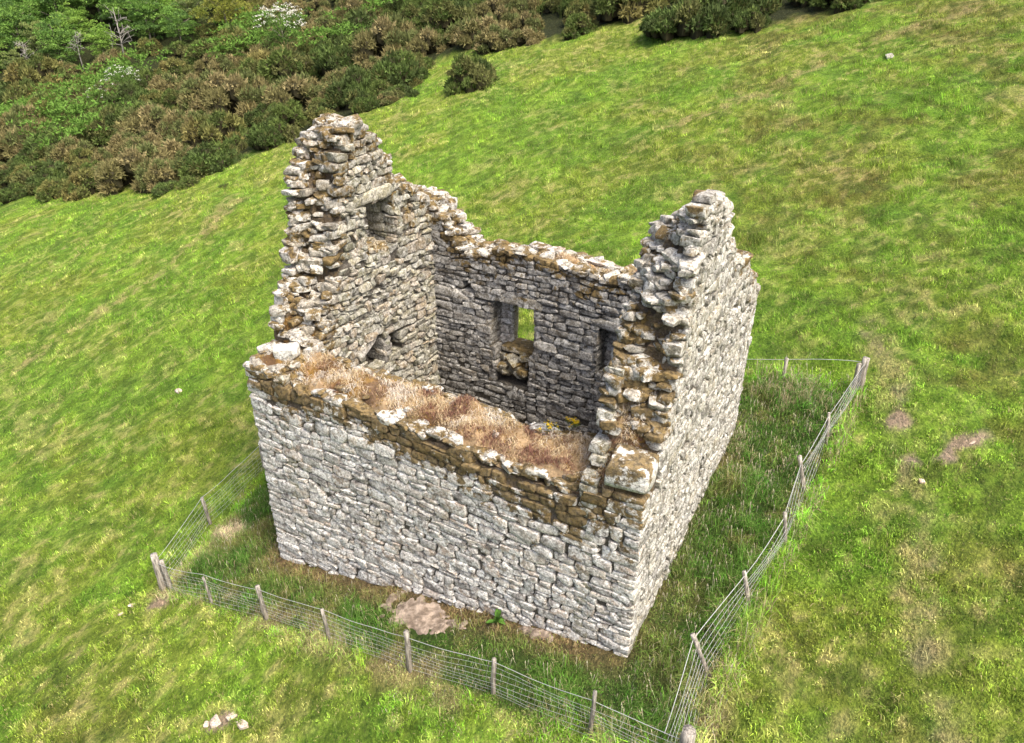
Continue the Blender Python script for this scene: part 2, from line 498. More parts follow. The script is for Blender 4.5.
def one_stone(mb, f, r, s0, s1, za, zb, wav):
    mid_s, mid_z = (s0 + s1) / 2, (za + zb) / 2
    tp = float(f.top(np.array([mid_s]))[0])
    if mid_z > tp - 0.02 + r.uniform(-0.10, 0.07): return
    for (o0, o1, y0, y1) in f.openings:
        if s1 > o0 and s0 < o1 and zb > y0 + 0.02 and za < y1 - 0.02:
            if y0 < mid_z < y1:
                if s0 < o0 - 0.06 and s1 < o1: s1 = o0
                elif s1 > o1 + 0.06 and s0 > o0: s0 = o1
                else: return
            elif mid_z >= y1: za = max(za, y1)
            else: zb = min(zb, y0)
            if s1 - s0 < 0.06 or zb - za < 0.05: return
    for (hs, hz, hr) in f.holes:
        if math.hypot(mid_s - hs, (mid_z - hz) * 1.2) < hr: return
    if r.random() < f.miss * (2.2 if (s1 - s0) * (zb - za) < .035 else .35): return
    g = r.uniform(0.001, 0.017)
    j = lambda: r.uniform(-f.jit, f.jit)
    lo = lambda s: wav(za, np.array([s]))[0]
    hi = lambda s: wav(zb, np.array([s]))[0]
    e0 = 0 if s0 < 0.01 else 1; e1 = 0 if s1 > f.length - 0.01 else 1
    C = np.array([[s0 + g + j() * e0, za + g + lo(s0) + j() * .5], [s1 - g + j() * e1, za + g + lo(s1) + j() * .5],
                  [s1 - g + j() * e1, zb - g + hi(s1) + j() * .5], [s0 + g + j() * e0, zb - g + hi(s0) + j() * .5]])
    P = FACE_P[r.integers(len(FACE_P))]
    flip = r.integers(4)
    P = P * np.array([(-1 if flip & 1 else 1), 1, (-1 if flip & 2 else 1)])
    F = FACE_F if flip in (0, 3) else FACE_F[:, ::-1]
    a = P[:, 0:1] + 0.5; b = P[:, 2:3] + 0.5
    S = (C[0] * (1 - a) + C[1] * a) * (1 - b) + (C[3] * (1 - a) + C[2] * a) * b
    edge = 0.5 if (e0 == 0 or e1 == 0) else 1.0
    pro = r.normal(0.0, f.pro) * edge + (0.03 if r.random() < 0.05 else 0)
    dep = pro + (P[:, 1] - 0.5) * f.depth + ((a[:, 0] - .5) * r.uniform(-.035, .035) * edge + (b[:, 0] - .5) * r.uniform(-.035, .025)) * (f.pro / .015)
    XY = f.p0 + S[:, :1] * f.sd + dep[:, None] * f.nd
    Vw = np.concatenate([XY, S[:, 1:2]], 1)
    pal = PAL[f.pal]; col = np.array(pal[r.integers(len(pal))]) * r.uniform(0.66, 1.14)
    d = tp - S[:, 1]
    pn = fbm(np.array([mid_s / 1.4]), np.array([mid_z / 0.7]), 40 + f.seed, 3)[0]
    md = f.moss_depth(mid_s) if callable(f.moss_depth) else f.moss_depth
    moss = np.clip(1.0 - d / md, -0.5, 1) * f.moss_gain * (0.35 + 0.8 * pn) - 0.12 + 0.22 * r.random() * (d < md)
    mb.add(Vw, [F], col=col, moss=moss, lich=np.full(len(Vw), f.lich * r.uniform(0.5, 1.0)))

def rock(mb, c, size, r, col=None, moss=0.2, lich=0.6, tilt=0.35, yaw=None):
    P = ROCK_P[r.integers(len(ROCK_P))] * np.asarray(size)
    e = Matrix.Rotation(r.uniform(-math.pi, math.pi) if yaw is None else yaw, 3, 'Z') @ Matrix.Rotation(r.normal(0, tilt), 3, 'X') @ Matrix.Rotation(r.normal(0, tilt), 3, 'Y')
    Q = P @ np.array(e).T
    if col is None: col = np.array(PAL['top'][r.integers(4)]) * r.uniform(0.75, 1.12)
    zz = (Q[:, 2] - Q[:, 2].min()) / (np.ptp(Q[:, 2]) + 1e-6)
    mb.add(Q + np.asarray(c), [ROCK_F], col=np.asarray(col), moss=moss + 0.12 * zz, lich=np.full(len(Q), lich))

def prof(pts):
    p = np.array(pts, float)
    return lambda s: np.interp(s, p[:, 0], p[:, 1])

def rough_top(f, seed, amp=0.12):
    return lambda s: f(s) + amp * 2 * (fbm(np.asarray(s) / 0.7, np.asarray(s) * 0 + seed, seed, 3) - 0.5)

FRONT_T = 1.35; BACK_T = 0.9; LEFT_T = 1.2; RIGHT_T = 1.25
front_o = rough_top(prof([(0, 5.42), (0.6, 5.34), (1.6, 5.22), (3, 5.17), (6, 5.12), (8.4, 5.04), (8.9, 5.2), (9.2, 5.38), (9.76, 5.45)]), 1, 0.15)
front_i = rough_top(prof([(0, 5.55), (1.4, 5.5), (4, 5.42), (6.5, 5.38), (9.76, 5.5)]), 2, 0.10)
left_o = rough_top(prof([(0, 5.45), (.62, 5.62), (.96, 5.85), (1.12, 6.75), (1.85, 7.6), (2.12, 8.7), (2.2, 9.5), (2.7, 10.0), (3.5, 10.3), (4.1, 10.1), (4.5, 9.2), (4.7, 8.7), (5.4, 8.5), (5.9, 7.8), (6.8, 7.9)]), 3)
left_i = rough_top(prof([(0, 5.45), (1.3, 5.55), (1.7, 6.0), (2.1, 6.7), (2.25, 7.6), (2.65, 8.7), (2.72, 10.2), (3.1, 10.45), (3.55, 10.3), (3.95, 9.85), (4.2, 9.2), (4.35, 8.7), (5.3, 8.5), (5.75, 7.8), (6.8, 7.9)]), 4)
right_o = rough_top(prof([(-.1, 5.42), (.55, 5.5), (.62, 5.95), (.92, 6.4), (1.15, 7.2), (1.38, 8.2), (1.5, 9.4), (1.78, 10.25), (2.55, 10.35), (3.1, 9.8), (3.75, 8.75), (5.3, 8.0), (6.0, 7.5), (6.8, 6.9)]), 5)
right_i = rough_top(prof([(0, 5.45), (.5, 5.6), (.75, 6.3), (1.0, 7.2), (1.45, 7.9), (1.95, 8.5), (2.1, 8.95), (2.5, 9.3), (3.0, 9.3), (3.6, 8.8), (5.3, 7.9), (6.8, 7.0)]), 6)
back_p = prof([(0, 7.95), (.9, 7.95), (1.5, 7.45), (2.0, 6.95), (2.3, 6.65), (3.0, 6.85), (4.0, 6.98), (5.5, 6.82), (8.5, 6.85), (9.76, 6.9)])
back_o = rough_top(back_p, 7); back_i = rough_top(back_p, 8)

def gr(u, v):
    x, y = to_xy(u, v); return base_h(x, y)

house_root = empty('ruined_house', (*to_xy(L / 2, W / 2), float(gr(L / 2, W / 2))))
tag(house_root, 'roofless grey stone house ruin with two broken gables inside a wire fence', 'ruin')
HOFF = np.array(house_root.location)

def core(name_mb, p0, sd, nd, length, thick, top_o, top_i, zlo, recess=(), seed=0, col=(0.115, 0.088, 0.058)):
    """rubble and earth heart of a wall; recess = (s0,s1,z0,z1,d0,d1), depth d from the outer face"""
    ds, dz, nl = 0.14, 0.12, 6
    ns = int(length / ds) + 1; ds = length / ns
    s = (np.arange(ns) + .5) * ds
    nz = int((max(top_o(s).max(), top_i(s).max()) + .2 - zlo) / dz) + 1
    inset = 0.078
    lay_d = inset + (np.arange(nl) + .5) / nl * (thick - 2 * inset)
    zc = zlo + (np.arange(nz) + .5) * dz
    tw = (lay_d / thick)[None, :, None]
    top = top_o(s)[:, None, None] * (1 - tw) + top_i(s)[:, None, None] * tw - 0.10
    m = (zc[None, None, :] < top)
    m = np.broadcast_to(m, (ns, nl, nz)).copy()
    for (a, b, c, d, e, g) in recess:
        m &= ~((s[:, None, None] > a - .08) & (s[:, None, None] < b + .08) & (zc[None, None, :] > c - .08) & (zc[None, None, :] < d + .08) & (lay_d[None, :, None] > e - .02) & (lay_d[None, :, None] < g + .02))
    pad = np.pad(m, 1)
    vid = {}; Vs = []; Fs = []
    def gv(i, j, k):
        if (i, j, k) not in vid:
            vid[(i, j, k)] = len(Vs)
            Vs.append((i * ds, inset + j / nl * (thick - 2 * inset), zlo + k * dz))
        return vid[(i, j, k)]
    for ax in range(3):
        for sg in (-1, 1):
            sh = [0, 0, 0]; sh[ax] = sg
            nb = pad[1 + sh[0]:1 + sh[0] + ns, 1 + sh[1]:1 + sh[1] + nl, 1 + sh[2]:1 + sh[2] + nz]
            for (i, j, k) in np.argwhere(m & ~nb):
                c = [i, j, k]; q = []
                a1, a2 = (ax + 1) % 3, (ax + 2) % 3
                for (x, y) in ((0, 0), (1, 0), (1, 1), (0, 1)):
                    p = list(c); p[ax] += (1 if sg > 0 else 0); p[a1] += x; p[a2] += y
                    q.append(gv(*p))
                Fs.append(q)
    V = np.array(Vs, float)
    rr = np.random.default_rng(seed + 900)
    jit = rr.normal(size=V.shape) * 0.025
    V[:, 1:] += jit[:, 1:]; inner = (V[:, 0] > 0.05) & (V[:, 0] < length - .05); V[inner, 0] += jit[inner, 0]
    V[:, 0] = np.clip(V[:, 0], inset, length - inset)
    XY = np.asarray(p0) + V[:, :1] * np.asarray(sd) - V[:, 1:2] * np.asarray(nd)
    tv = top_o(V[:, 0]) * (1 - V[:, 1] / thick) + top_i(V[:, 0]) * V[:, 1] / thick
    near = np.clip(1.2 - (tv - V[:, 2]) / 0.9, 0, 1)
    name_mb.add(np.concatenate([XY, V[:, 2:]], 1), [np.array(Fs)], col=mix(np.array([.105, .095, .080]), np.array(col), near), moss=0.05 + 0.22 * near, lich=np.zeros(len(V)))

def head_rubble(mb, p0, sd, nd, length, thick, top_o, top_i, seed, per_m=17, size=(0.18, 0.5), moss=0.28, zone=None, zfade=None, edge=.45, zoff=0.0, lich=(.1, .65)):
    r = np.random.default_rng(seed)
    s = np.linspace(0, length, 300)
    zt = 0.5 * (top_o(s) + top_i(s))
    al = np.concatenate([[0], np.cumsum(np.hypot(np.diff(s), np.diff(zt)))])
    n = int(al[-1] * per_m)
    for k in range(n):
        a = r.uniform(0, al[-1]); ps = np.interp(a, al, s)
        t = r.uniform(0.06, 0.94)
        if r.random() < edge: t = 0.06 + 0.12 * r.random() if r.random() < .5 else 0.94 - 0.12 * r.random()
        if zone and not zone(ps, t, r): continue
        z = float(top_o(np.array([ps]))[0] * (1 - t) + top_i(np.array([ps]))[0] * t)
        sz = r.uniform(*size) * (1.25 if r.random() < .15 else 1)
        dim = np.array([sz * r.uniform(.9, 1.5), sz * r.uniform(.7, 1.0), sz * r.uniform(.28, .62)])
        c = np.asarray(p0) + np.asarray(sd) * np.clip(ps, dim[0] * .4, length - dim[0] * .4) - np.asarray(nd) * np.clip(t * thick, dim[1] * .42, thick - dim[1] * .42)
        yaw = math.atan2(sd[1], sd[0]) + (r.normal(0, .3) if abs(t - .5) > .3 else r.uniform(-3, 3))
        rock(mb, (c[0], c[1], z - 0.06 + zoff + r.uniform(-.05, .06)), dim, r, moss=moss + r.normal(0, .15) - (zfade * float(sstep(7.6, 8.8, z)) if zfade else 0), lich=r.uniform(*lich), tilt=.12, yaw=yaw)

def loc(u, v): return np.array(to_xy(u, v))

W_MAIN = (3.02, 4.35, 4.05, 5.48); W_LOW = (3.15, 4.2, 3.05, 4.05)
W_RIGHT = (6.2, 7.2, 4.1, 5.4); W_HOLE = (6.42, 6.85, 3.15, 3.6); W_PUT = (2.15, 2.4, 5.55, 5.85)
G_WIN = (3.25, 4.32, 7.22, 8.45); G_A = (2.88, 3.52, 4.18, 4.92); G_B = (3.78, 4.22, 4.32, 4.84)

# front wall
mb = MB()
core(mb, loc(0, 0), U, -Vv, L, FRONT_T, front_o, front_i, -1.2, seed=1)
lay(mb, Face(loc(0, 0), U, -Vv, L, front_o, 'front', 1.0, lambda s: .95 + .75 * float(sstep(3.0, 7.5, s)), 1.45, -1.2, ch=(.14, .30), ratio=(.9, 2.6), pro=.012, jit=.042, miss=.018, holes=[(0.62, 4.70, .17), (1.0, 4.35, .16), (7.1, 4.86, .10), (8.9, 3.2, .10), (4.6, 3.9, .1), (1.9, 2.2, .11), (6.3, 2.6, .1)], seed=1))
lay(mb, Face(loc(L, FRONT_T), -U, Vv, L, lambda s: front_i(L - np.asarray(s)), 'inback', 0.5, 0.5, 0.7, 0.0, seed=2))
head_rubble(mb, loc(0, 0), U, -Vv, L, FRONT_T, front_o, front_i, 21, 36, (0.11, 0.34), 0.52, zone=lambda s, t, r: s < L - .95 and ((t < .40 and r.random() < (.5 if s < 2 else .85)) or (t > .84 and r.random() < .6) or r.random() < .25), edge=.3, zoff=.07, lich=(.3, .9))
wall_front = mb.build('wall', M_STONE, house_root, HOFF, smooth='sharp')
wall_front['label'] = 'lower eaves wall facing the viewer with turf along its head'
# left gable wall: from corner A to the back
mb = MB()
core(mb, loc(0, 0), Vv, -U, W, LEFT_T, left_o, left_i, -1.2, recess=[(*G_WIN, 0.0, LEFT_T), (*G_A, .6, LEFT_T), (*G_B, .7, LEFT_T)], seed=2)
lay(mb, Face(loc(0, W), -Vv, -U, W, lambda s: left_o(W - np.asarray(s)), 'front', 0.9, 0.7, 0.8, -1.2, openings=[(W - 4.1, W - 3.5, 7.3, 8.3)], seed=3))
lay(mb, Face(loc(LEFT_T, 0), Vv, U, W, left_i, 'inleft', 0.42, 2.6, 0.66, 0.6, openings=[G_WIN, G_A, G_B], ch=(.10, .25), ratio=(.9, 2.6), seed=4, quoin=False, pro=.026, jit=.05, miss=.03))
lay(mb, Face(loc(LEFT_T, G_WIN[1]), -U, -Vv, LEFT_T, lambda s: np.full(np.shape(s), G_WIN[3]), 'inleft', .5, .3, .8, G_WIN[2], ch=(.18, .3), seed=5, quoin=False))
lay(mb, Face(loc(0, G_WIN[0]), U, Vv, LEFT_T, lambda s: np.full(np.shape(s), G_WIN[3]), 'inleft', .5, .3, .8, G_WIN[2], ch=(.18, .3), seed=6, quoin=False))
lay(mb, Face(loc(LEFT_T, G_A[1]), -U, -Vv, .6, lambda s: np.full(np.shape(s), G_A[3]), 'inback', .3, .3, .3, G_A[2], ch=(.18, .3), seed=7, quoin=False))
head_rubble(mb, loc(0, 0), Vv, -U, W, LEFT_T, left_o, left_i, 22, 52, (0.15, 0.40), 0.34, edge=.2, lich=(.05, .5))
rr = np.random.default_rng(5)
for k in range(26):                                            # rubble lying in the window opening and spilled on the low end
    rock(mb, (*loc(rr.uniform(.4, 1.1), rr.uniform(G_WIN[0] + .1, G_WIN[1] - .1)), G_WIN[2] + rr.uniform(-.05, .1)), np.array([.3, .24, .14]) * rr.uniform(.6, 1.2), rr, np.array((.33, .27, .17)) * rr.uniform(.8, 1.1), .45, .4, .2)
wall_left = mb.build('wall', M_STONE, house_root, HOFF, smooth='sharp')
wall_left['label'] = 'tallest gable wall with a window high under its peak'
# right gable wall
mb = MB()
core(mb, loc(L, 0), Vv, U, W, RIGHT_T, right_o, right_i, -1.0, seed=3)
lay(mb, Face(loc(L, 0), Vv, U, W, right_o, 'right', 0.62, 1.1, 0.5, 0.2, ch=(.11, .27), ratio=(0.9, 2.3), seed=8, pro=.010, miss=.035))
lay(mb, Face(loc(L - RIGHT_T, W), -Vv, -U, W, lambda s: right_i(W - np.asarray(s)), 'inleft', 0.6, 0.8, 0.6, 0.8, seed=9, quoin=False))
head_rubble(mb, loc(L, 0), Vv, U, W, RIGHT_T, right_o, right_i, 23, 50, (0.16, 0.40), 0.56, edge=.25, zone=lambda s, t, r: s > .8 or (s > .35 and t > .6), zfade=.42)
wall_right = mb.build('wall', M_STONE, house_root, HOFF, smooth='sharp')
wall_right['label'] = 'pale gable wall broken to a narrow pinnacle'
# back wall
mb = MB()
core(mb, loc(0, W), U, Vv, L, BACK_T, back_o, back_i, -0.5,
     recess=[(*W_MAIN, 0.0, BACK_T), (*W_LOW, .45, BACK_T), (*W_RIGHT, .1, BACK_T), (*W_HOLE, .5, BACK_T), (*W_PUT, .6, BACK_T)], seed=4)
lay(mb, Face(loc(L, W), -U, Vv, L, lambda s: back_o(L - np.asarray(s)), 'front', 0.9, 0.7, 0.6, 0.4, openings=[(L - 4.05, L - 3.38, 4.05, 5.2)], seed=10))
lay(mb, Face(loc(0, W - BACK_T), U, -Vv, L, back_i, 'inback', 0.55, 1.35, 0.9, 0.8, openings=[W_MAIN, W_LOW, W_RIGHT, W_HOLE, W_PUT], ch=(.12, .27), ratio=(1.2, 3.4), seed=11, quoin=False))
for q, (op, dep) in enumerate(((W_MAIN, BACK_T), (W_RIGHT, .8), (W_LOW, .45), (W_HOLE, .4))):
    cst = (lambda z: (lambda s: np.full(np.shape(s), z + .04)))(op[3])
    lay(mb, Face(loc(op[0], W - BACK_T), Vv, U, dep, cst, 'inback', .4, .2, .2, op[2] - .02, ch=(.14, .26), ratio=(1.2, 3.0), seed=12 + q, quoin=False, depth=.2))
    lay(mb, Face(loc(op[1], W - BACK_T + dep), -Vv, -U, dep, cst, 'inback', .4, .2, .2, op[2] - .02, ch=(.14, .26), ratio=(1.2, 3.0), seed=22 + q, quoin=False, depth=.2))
head_rubble(mb, loc(0, W), U, Vv, L, BACK_T, back_o, back_i, 24, 21, (0.16, 0.42), 0.40)
rr = np.random.default_rng(6)
for k in range(24):
    rock(mb, (*loc(rr.uniform(3.2, 4.0), W - BACK_T + rr.uniform(.05, .5)), 3.28 + rr.uniform(0, .35) + .25 * (rr.random() < .4)), np.array([.38, .28, .2]) * rr.uniform(.6, 1.25), rr, np.array((.20, .18, .12)) * rr.uniform(.7, 1.1), .35, .25, .3)
wall_back = mb.build('wall', M_STONE, house_root, HOFF, smooth='sharp')
wall_back['label'] = 'far eaves wall with a lintelled window seen from within'

def slab(name, parent, c, dim, yaw, col, moss, lich, seed, roll=0.0, pitch=0.0, proto=None):
    """a dressed or split slab: a dense rounded block"""
    r = np.random.default_rng(seed)
    P = FACE_P[proto if proto is not None else r.integers(len(FACE_P))] * np.asarray(dim)
    e = np.array(Matrix.Rotation(yaw, 3, 'Z') @ Matrix.Rotation(pitch, 3, 'Y') @ Matrix.Rotation(roll, 3, 'X'))
    Q = P @ e.T
    zz = (Q[:, 2] - Q[:, 2].min()) / np.ptp(Q[:, 2])
    base = HOFF if parent else np.array([c[0], c[1], c[2] + Q[:, 2].min()])
    mb = MB(); mb.add(Q + np.asarray(c), [FACE_F], col=np.asarray(col), moss=moss * (0.4 + zz), lich=np.full(len(Q), lich))
    o = mb.build(name, M_STONE, parent, base, smooth=True)
    if not parent: o.location = base
    return o

yU = math.atan2(U[1], U[0]); yV = math.atan2(Vv[1], Vv[0])
slab('lintel', wall_back, (*loc(3.70, W - BACK_T + .20), 5.62), (1.8, .40, .28), yU, (.26, .24, .195), .35, .35, 1)
slab('lintel', wall_back, (*loc(6.75, W - BACK_T + .15), 5.54), (1.6, .36, .26), yU, (.21, .195, .165), .1, .4, 2)
slab('lintel', wall_back, (*loc(3.75, W - .16), 5.33), (1.4, .36, .28), yU, (.40, .38, .33), .1, .8, 3)
slab('lintel', wall_back, (*loc(1.75, W - BACK_T + .14), 5.42), (1.2, .34, .28), yU, (.27, .25, .21), .1, .5, 14)
slab('window_sill', wall_back, (*loc(3.75, W - .32), 3.98), (1.15, .62, .2), yU, (.36, .30, .17), .55, .4, 4)
slab('window_jamb', wall_back, (*loc(3.30, W - .12), 4.6), (.2, .2, 1.1), yU, (.22, .19, .12), .3, .2, 5)
slab('lintel', wall_left, (*loc(LEFT_T - .15, 3.72), 8.64), (1.6, .36, .32), yV, (.31, .29, .205), .15, .35, 6)
slab('lintel', wall_left, (*loc(LEFT_T - .16, 2.95), 4.98), (.95, .36, .30), yV, (.36, .33, .27), .0, .5, 7, pitch=-.45)
slab('lintel', wall_left, (*loc(.2, 3.8), 8.42), (1.2, .36, .28), yV, (.43, .40, .33), .0, .8, 8)
slab('window_sill', wall_left, (*loc(.6, 3.8), 7.16), (1.0, 1.0, .14), yV, (.33, .28, .18), .4, .4, 9)

# ---------------- turf and dead grass on the wall heads
def wall_turf(parent, p0, sd, nd, s0, s1, thick, top_o, top_i, rise, seed, ocre, t0=0.06, t1=0.94):
    ns, nt_ = int((s1 - s0) / .05), int(thick / .05)
    S, T = np.meshgrid(np.linspace(s0, s1, ns), np.linspace(t0, t1, nt_), indexing='ij')
    z = top_o(S.ravel()) * (1 - T.ravel()) + top_i(S.ravel()) * T.ravel()
    X = p0[0] + S.ravel() * sd[0] - T.ravel() * thick * nd[0]; Y = p0[1] + S.ravel() * sd[1] - T.ravel() * thick * nd[1]
    e = np.minimum(np.minimum(T.ravel() - t0, t1 - T.ravel()) * thick, np.minimum(S.ravel() - s0, s1 - S.ravel()) * .8)
    n = fbm(X / .45, Y / .45, seed, 4); n2 = fbm(X / .9, Y / .9, seed + 3, 3); n3 = fbm(X / .14, Y / .14, seed + 9, 3)
    z = z - 0.20 + (rise + .2) * sstep(0, .34, e + (n2 - .5) * .5) + .34 * (n - .5) + .13 * (n3 - .5)
    mossc = mix((.11, .060, .016), (.26, .155, .045), n3)
    strawc = mix((.20, .13, .07), (.38, .28, .16), n3)
    col = mix(mossc, strawc, sstep(.42, .54, n2 + np.clip((S.ravel() - ocre) * .12, -.3, .09)))
    col = mix(col, (.085, .050, .030), sstep(.52, .62, fbm(X / .5 + 3, Y / .5, seed + 21, 3)) * .8)
    i = (np.arange(ns - 1)[:, None] * nt_ + np.arange(nt_ - 1)[None, :]).ravel()
    F = np.stack([i, i + 1, i + nt_ + 1, i + nt_], 1)
    o = mesh_obj('turf', np.stack([X, Y, z], 1) - HOFF, [F], M_TURF, parent, {'col': col}, True)
    return np.stack([X, Y, z], 1), col, S.ravel(), T.ravel(), e

def blades(P, h, w, lean, col, r, segs=2, bend=0.5, dirv=None):
    """bent blades: P (n,3) roots, per-blade height, width, colour"""
    n = len(P)
    a = r.uniform(0, 2 * np.pi, n)
    if dirv is not None: a = dirv + r.normal(0, 1.5, n)
    dx = np.stack([np.cos(a), np.sin(a), np.zeros(n)], 1)
    sx = np.stack([-np.sin(a), np.cos(a), np.zeros(n)], 1)
    tw = r.uniform(-1.2, 1.2, n)[:, None]; sx = sx * np.cos(tw) + dx * np.sin(tw)
    h = h[:, None]; w = w[:, None]; lean = lean[:, None]
    up = np.array([0, 0, 1.0])
    if segs == 1:
        tip = P + dx * lean * h + up * h * np.sqrt(np.maximum(1 - lean ** 2, .1))
        V = np.stack([P - sx * w / 2, P + sx * w / 2, tip], 1).reshape(-1, 3)
        b = np.arange(n)[:, None] * 3
        F = [b + np.array([[0, 1, 2]])]
        C = np.repeat(col, 3, 0)
    else:
        m1 = P + dx * lean * h * .30 + up * h * .60
        tip = P + dx * lean * h * (0.75 + bend * .4) + up * h * np.maximum(1 - lean * bend, .25)
        V = np.stack([P - sx * w / 2, P + sx * w / 2, m1 + sx * w * .42, m1 - sx * w * .42, tip], 1).reshape(-1, 3)
        b = np.arange(n)[:, None] * 5
        F = [b + np.array([[0, 1, 2, 3]]), b + np.array([[3, 2, 4]])]
        C = np.repeat(col, 5, 0)
    return V, F, C

def sprout(parent, name, src, n, r, h, w, straw_p, sel, lab=None, cols=None):
    P, col, S, T, e = src
    idx = np.flatnonzero(sel(S, T, e, P)); idx = r.choice(idx, n)
    root = P[idx] + r.normal(0, .02, (n, 3)) * [1, 1, 0]
    pal = np.array(cols or [(.17, .085, .06), (.36, .24, .15), (.48, .37, .21), (.58, .47, .30), (.60, .54, .45)])
    pt = fbm(root[:, 0] / .35, root[:, 1] / .35, 63, 3); pt = (pt - pt.min()) / np.ptp(pt)
    c = pal[np.clip(((pt - .2) * 1.6 * len(pal) + r.normal(0, .8, n)), 0, len(pal) - 1).astype(int)] * r.uniform(.75, 1.2, (n, 1))
    V, F, C = blades(root - [0, 0, .02], r.uniform(*h, n), r.uniform(*w, n), r.uniform(.72, 1.0, n), c, r, 2, .95)
    o = mesh_obj(name, V - HOFF, F, M_BLADE, parent, {'col': C})
    o['kind'] = 'stuff'
    return o

r1 = np.random.default_rng(77)
src = wall_turf(wall_front, loc(0, 0), U, -Vv,   .12, L - .40, FRONT_T, front_o, front_i, .15, 51, 2.6, .10, .95)
sprout(wall_front, 'dry_grass', src, 11000, r1, (.05, .22), (.006, .014), .5, lambda S, T, e, P: (e > .12) & (.5 * fbm(P[:, 0] / .6, P[:, 1] / .6, 61, 3) + .5 * fbm(P[:, 0] / .16, P[:, 1] / .16, 67, 2) + np.clip((S - 3.0) * .06, -.3, .04) > .50))
sprout(wall_front, 'moss', src, 6000, r1, (.03, .08), (.008, .02), .5, lambda S, T, e, P: (e > .05), cols=[(.25, .15, .04), (.16, .09, .025), (.30, .20, .05)])
src2 = wall_turf(wall_right, loc(L, 0), Vv, U, .12, 1.25, RIGHT_T, right_o, right_i, .13, 52, .9, .12, .84)
src3 = wall_turf(wall_left, loc(0, 0), Vv, -U, .15, 1.5, LEFT_T, left_o, left_i, .10, 53, 6, .08, .92)
src4 = wall_turf(wall_back, loc(0, W), U, Vv, 4.6, 8.3, BACK_T, back_o, back_i, .02, 54, 4.2, .15, .9)
sprout(wall_back, 'dry_grass', src4, 1500, r1, (.05, .16), (.006, .013), .5, lambda S, T, e, P: (e > .08))
sprout(wall_left, 'moss', src3, 5000, r1, (.03, .12), (.007, .016), .5, lambda S, T, e, P: (e > .0), cols=[(.16, .09, .03), (.24, .15, .05), (.32, .23, .10), (.40, .31, .18)])
sprout(wall_right, 'moss', src2, 2600, r1, (.03, .10), (.007, .016), .5, lambda S, T, e, P: (e > .0), cols=[(.16, .09, .03), (.24, .15, .05), (.32, .23, .08), (.40, .31, .18)])
srcc = wall_turf(wall_left, loc(0, 0), Vv, -U, 2.75, 3.6, LEFT_T, left_o, left_i, .03, 55, 2, .25, .75)
sprout(wall_left, 'dry_grass', srcc, 500, r1, (.05, .13), (.006, .012), .5, lambda S, T, e, P: (e > .03))
sprout(wall_right, 'dry_grass', src2, 3600, r1, (.05, .18), (.006, .013), .5, lambda S, T, e, P: (e > .03) & (S < 1.5))

# ---------------- loose blocks lying on the heads
def topz(u, v): return float(front_o(np.array([u]))[0])
tag(slab('loose_stone', None, (*loc(.80, .62), 5.72), (.52, .36, .36), yU + .5, (.55, .53, .46), .0, 1.0, 31, .15, -.1), 'pale angular block lying on the brown moss near the outer end of the low wall', 'stone', 'loose blocks on the wall heads')
tag(slab('loose_stone', None, (*loc(9.36, .33), 5.74), (.78, .70, .56), yU + .06, (.52, .50, .45), .50, 1.0, 32, .03, .03), 'large square block with a yellow lichen top on the corner below the pinnacle', 'stone', 'loose blocks on the wall heads')
tag(slab('loose_stone', None, (*loc(9.36, .95), 6.35), (.74, .36, .24), yU - .45, (.42, .30, .13), .5, .5, 33, .2, .25), 'long orange lichen slab leaning just above the square corner block', 'stone', 'loose blocks on the wall heads')
tag(slab('loose_stone', None, (*loc(.62, 1.46), 6.05), (.34, .26, .46), yU + .4, (.60, .57, .50), .0, .9, 34, .1, .2), 'small upright pale stone standing in moss at the foot of the tall gable', 'stone', 'loose blocks on the wall heads')

# ------------------------------------------------------------------ fence
def post_mesh(name, parent, base, h, r0, lean, seed, lab=None):
    r = np.random.default_rng(seed)
    zs = np.linspace(-.3, h, 7); P = np.stack([lean[0] * zs, lean[1] * zs, zs], 1)
    rad = r0 * (1.05 - .08 * np.linspace(0, 1, 7)) * r.uniform(.95, 1.05, 7)
    V, F = tube(P, rad, 9)
    V = V + r.normal(0, .007, V.shape)
    mb = MB(); mb.add(V, F, col=mix(np.array([.20, .175, .135]), np.array([.29, .265, .225]), np.clip(V[:, 2] / h, 0, 1)) * r.uniform(.8, 1.15))
    o = mb.build(name, M_WOOD, parent); o.location = base
    if lab: o['label'] = lab
    return o

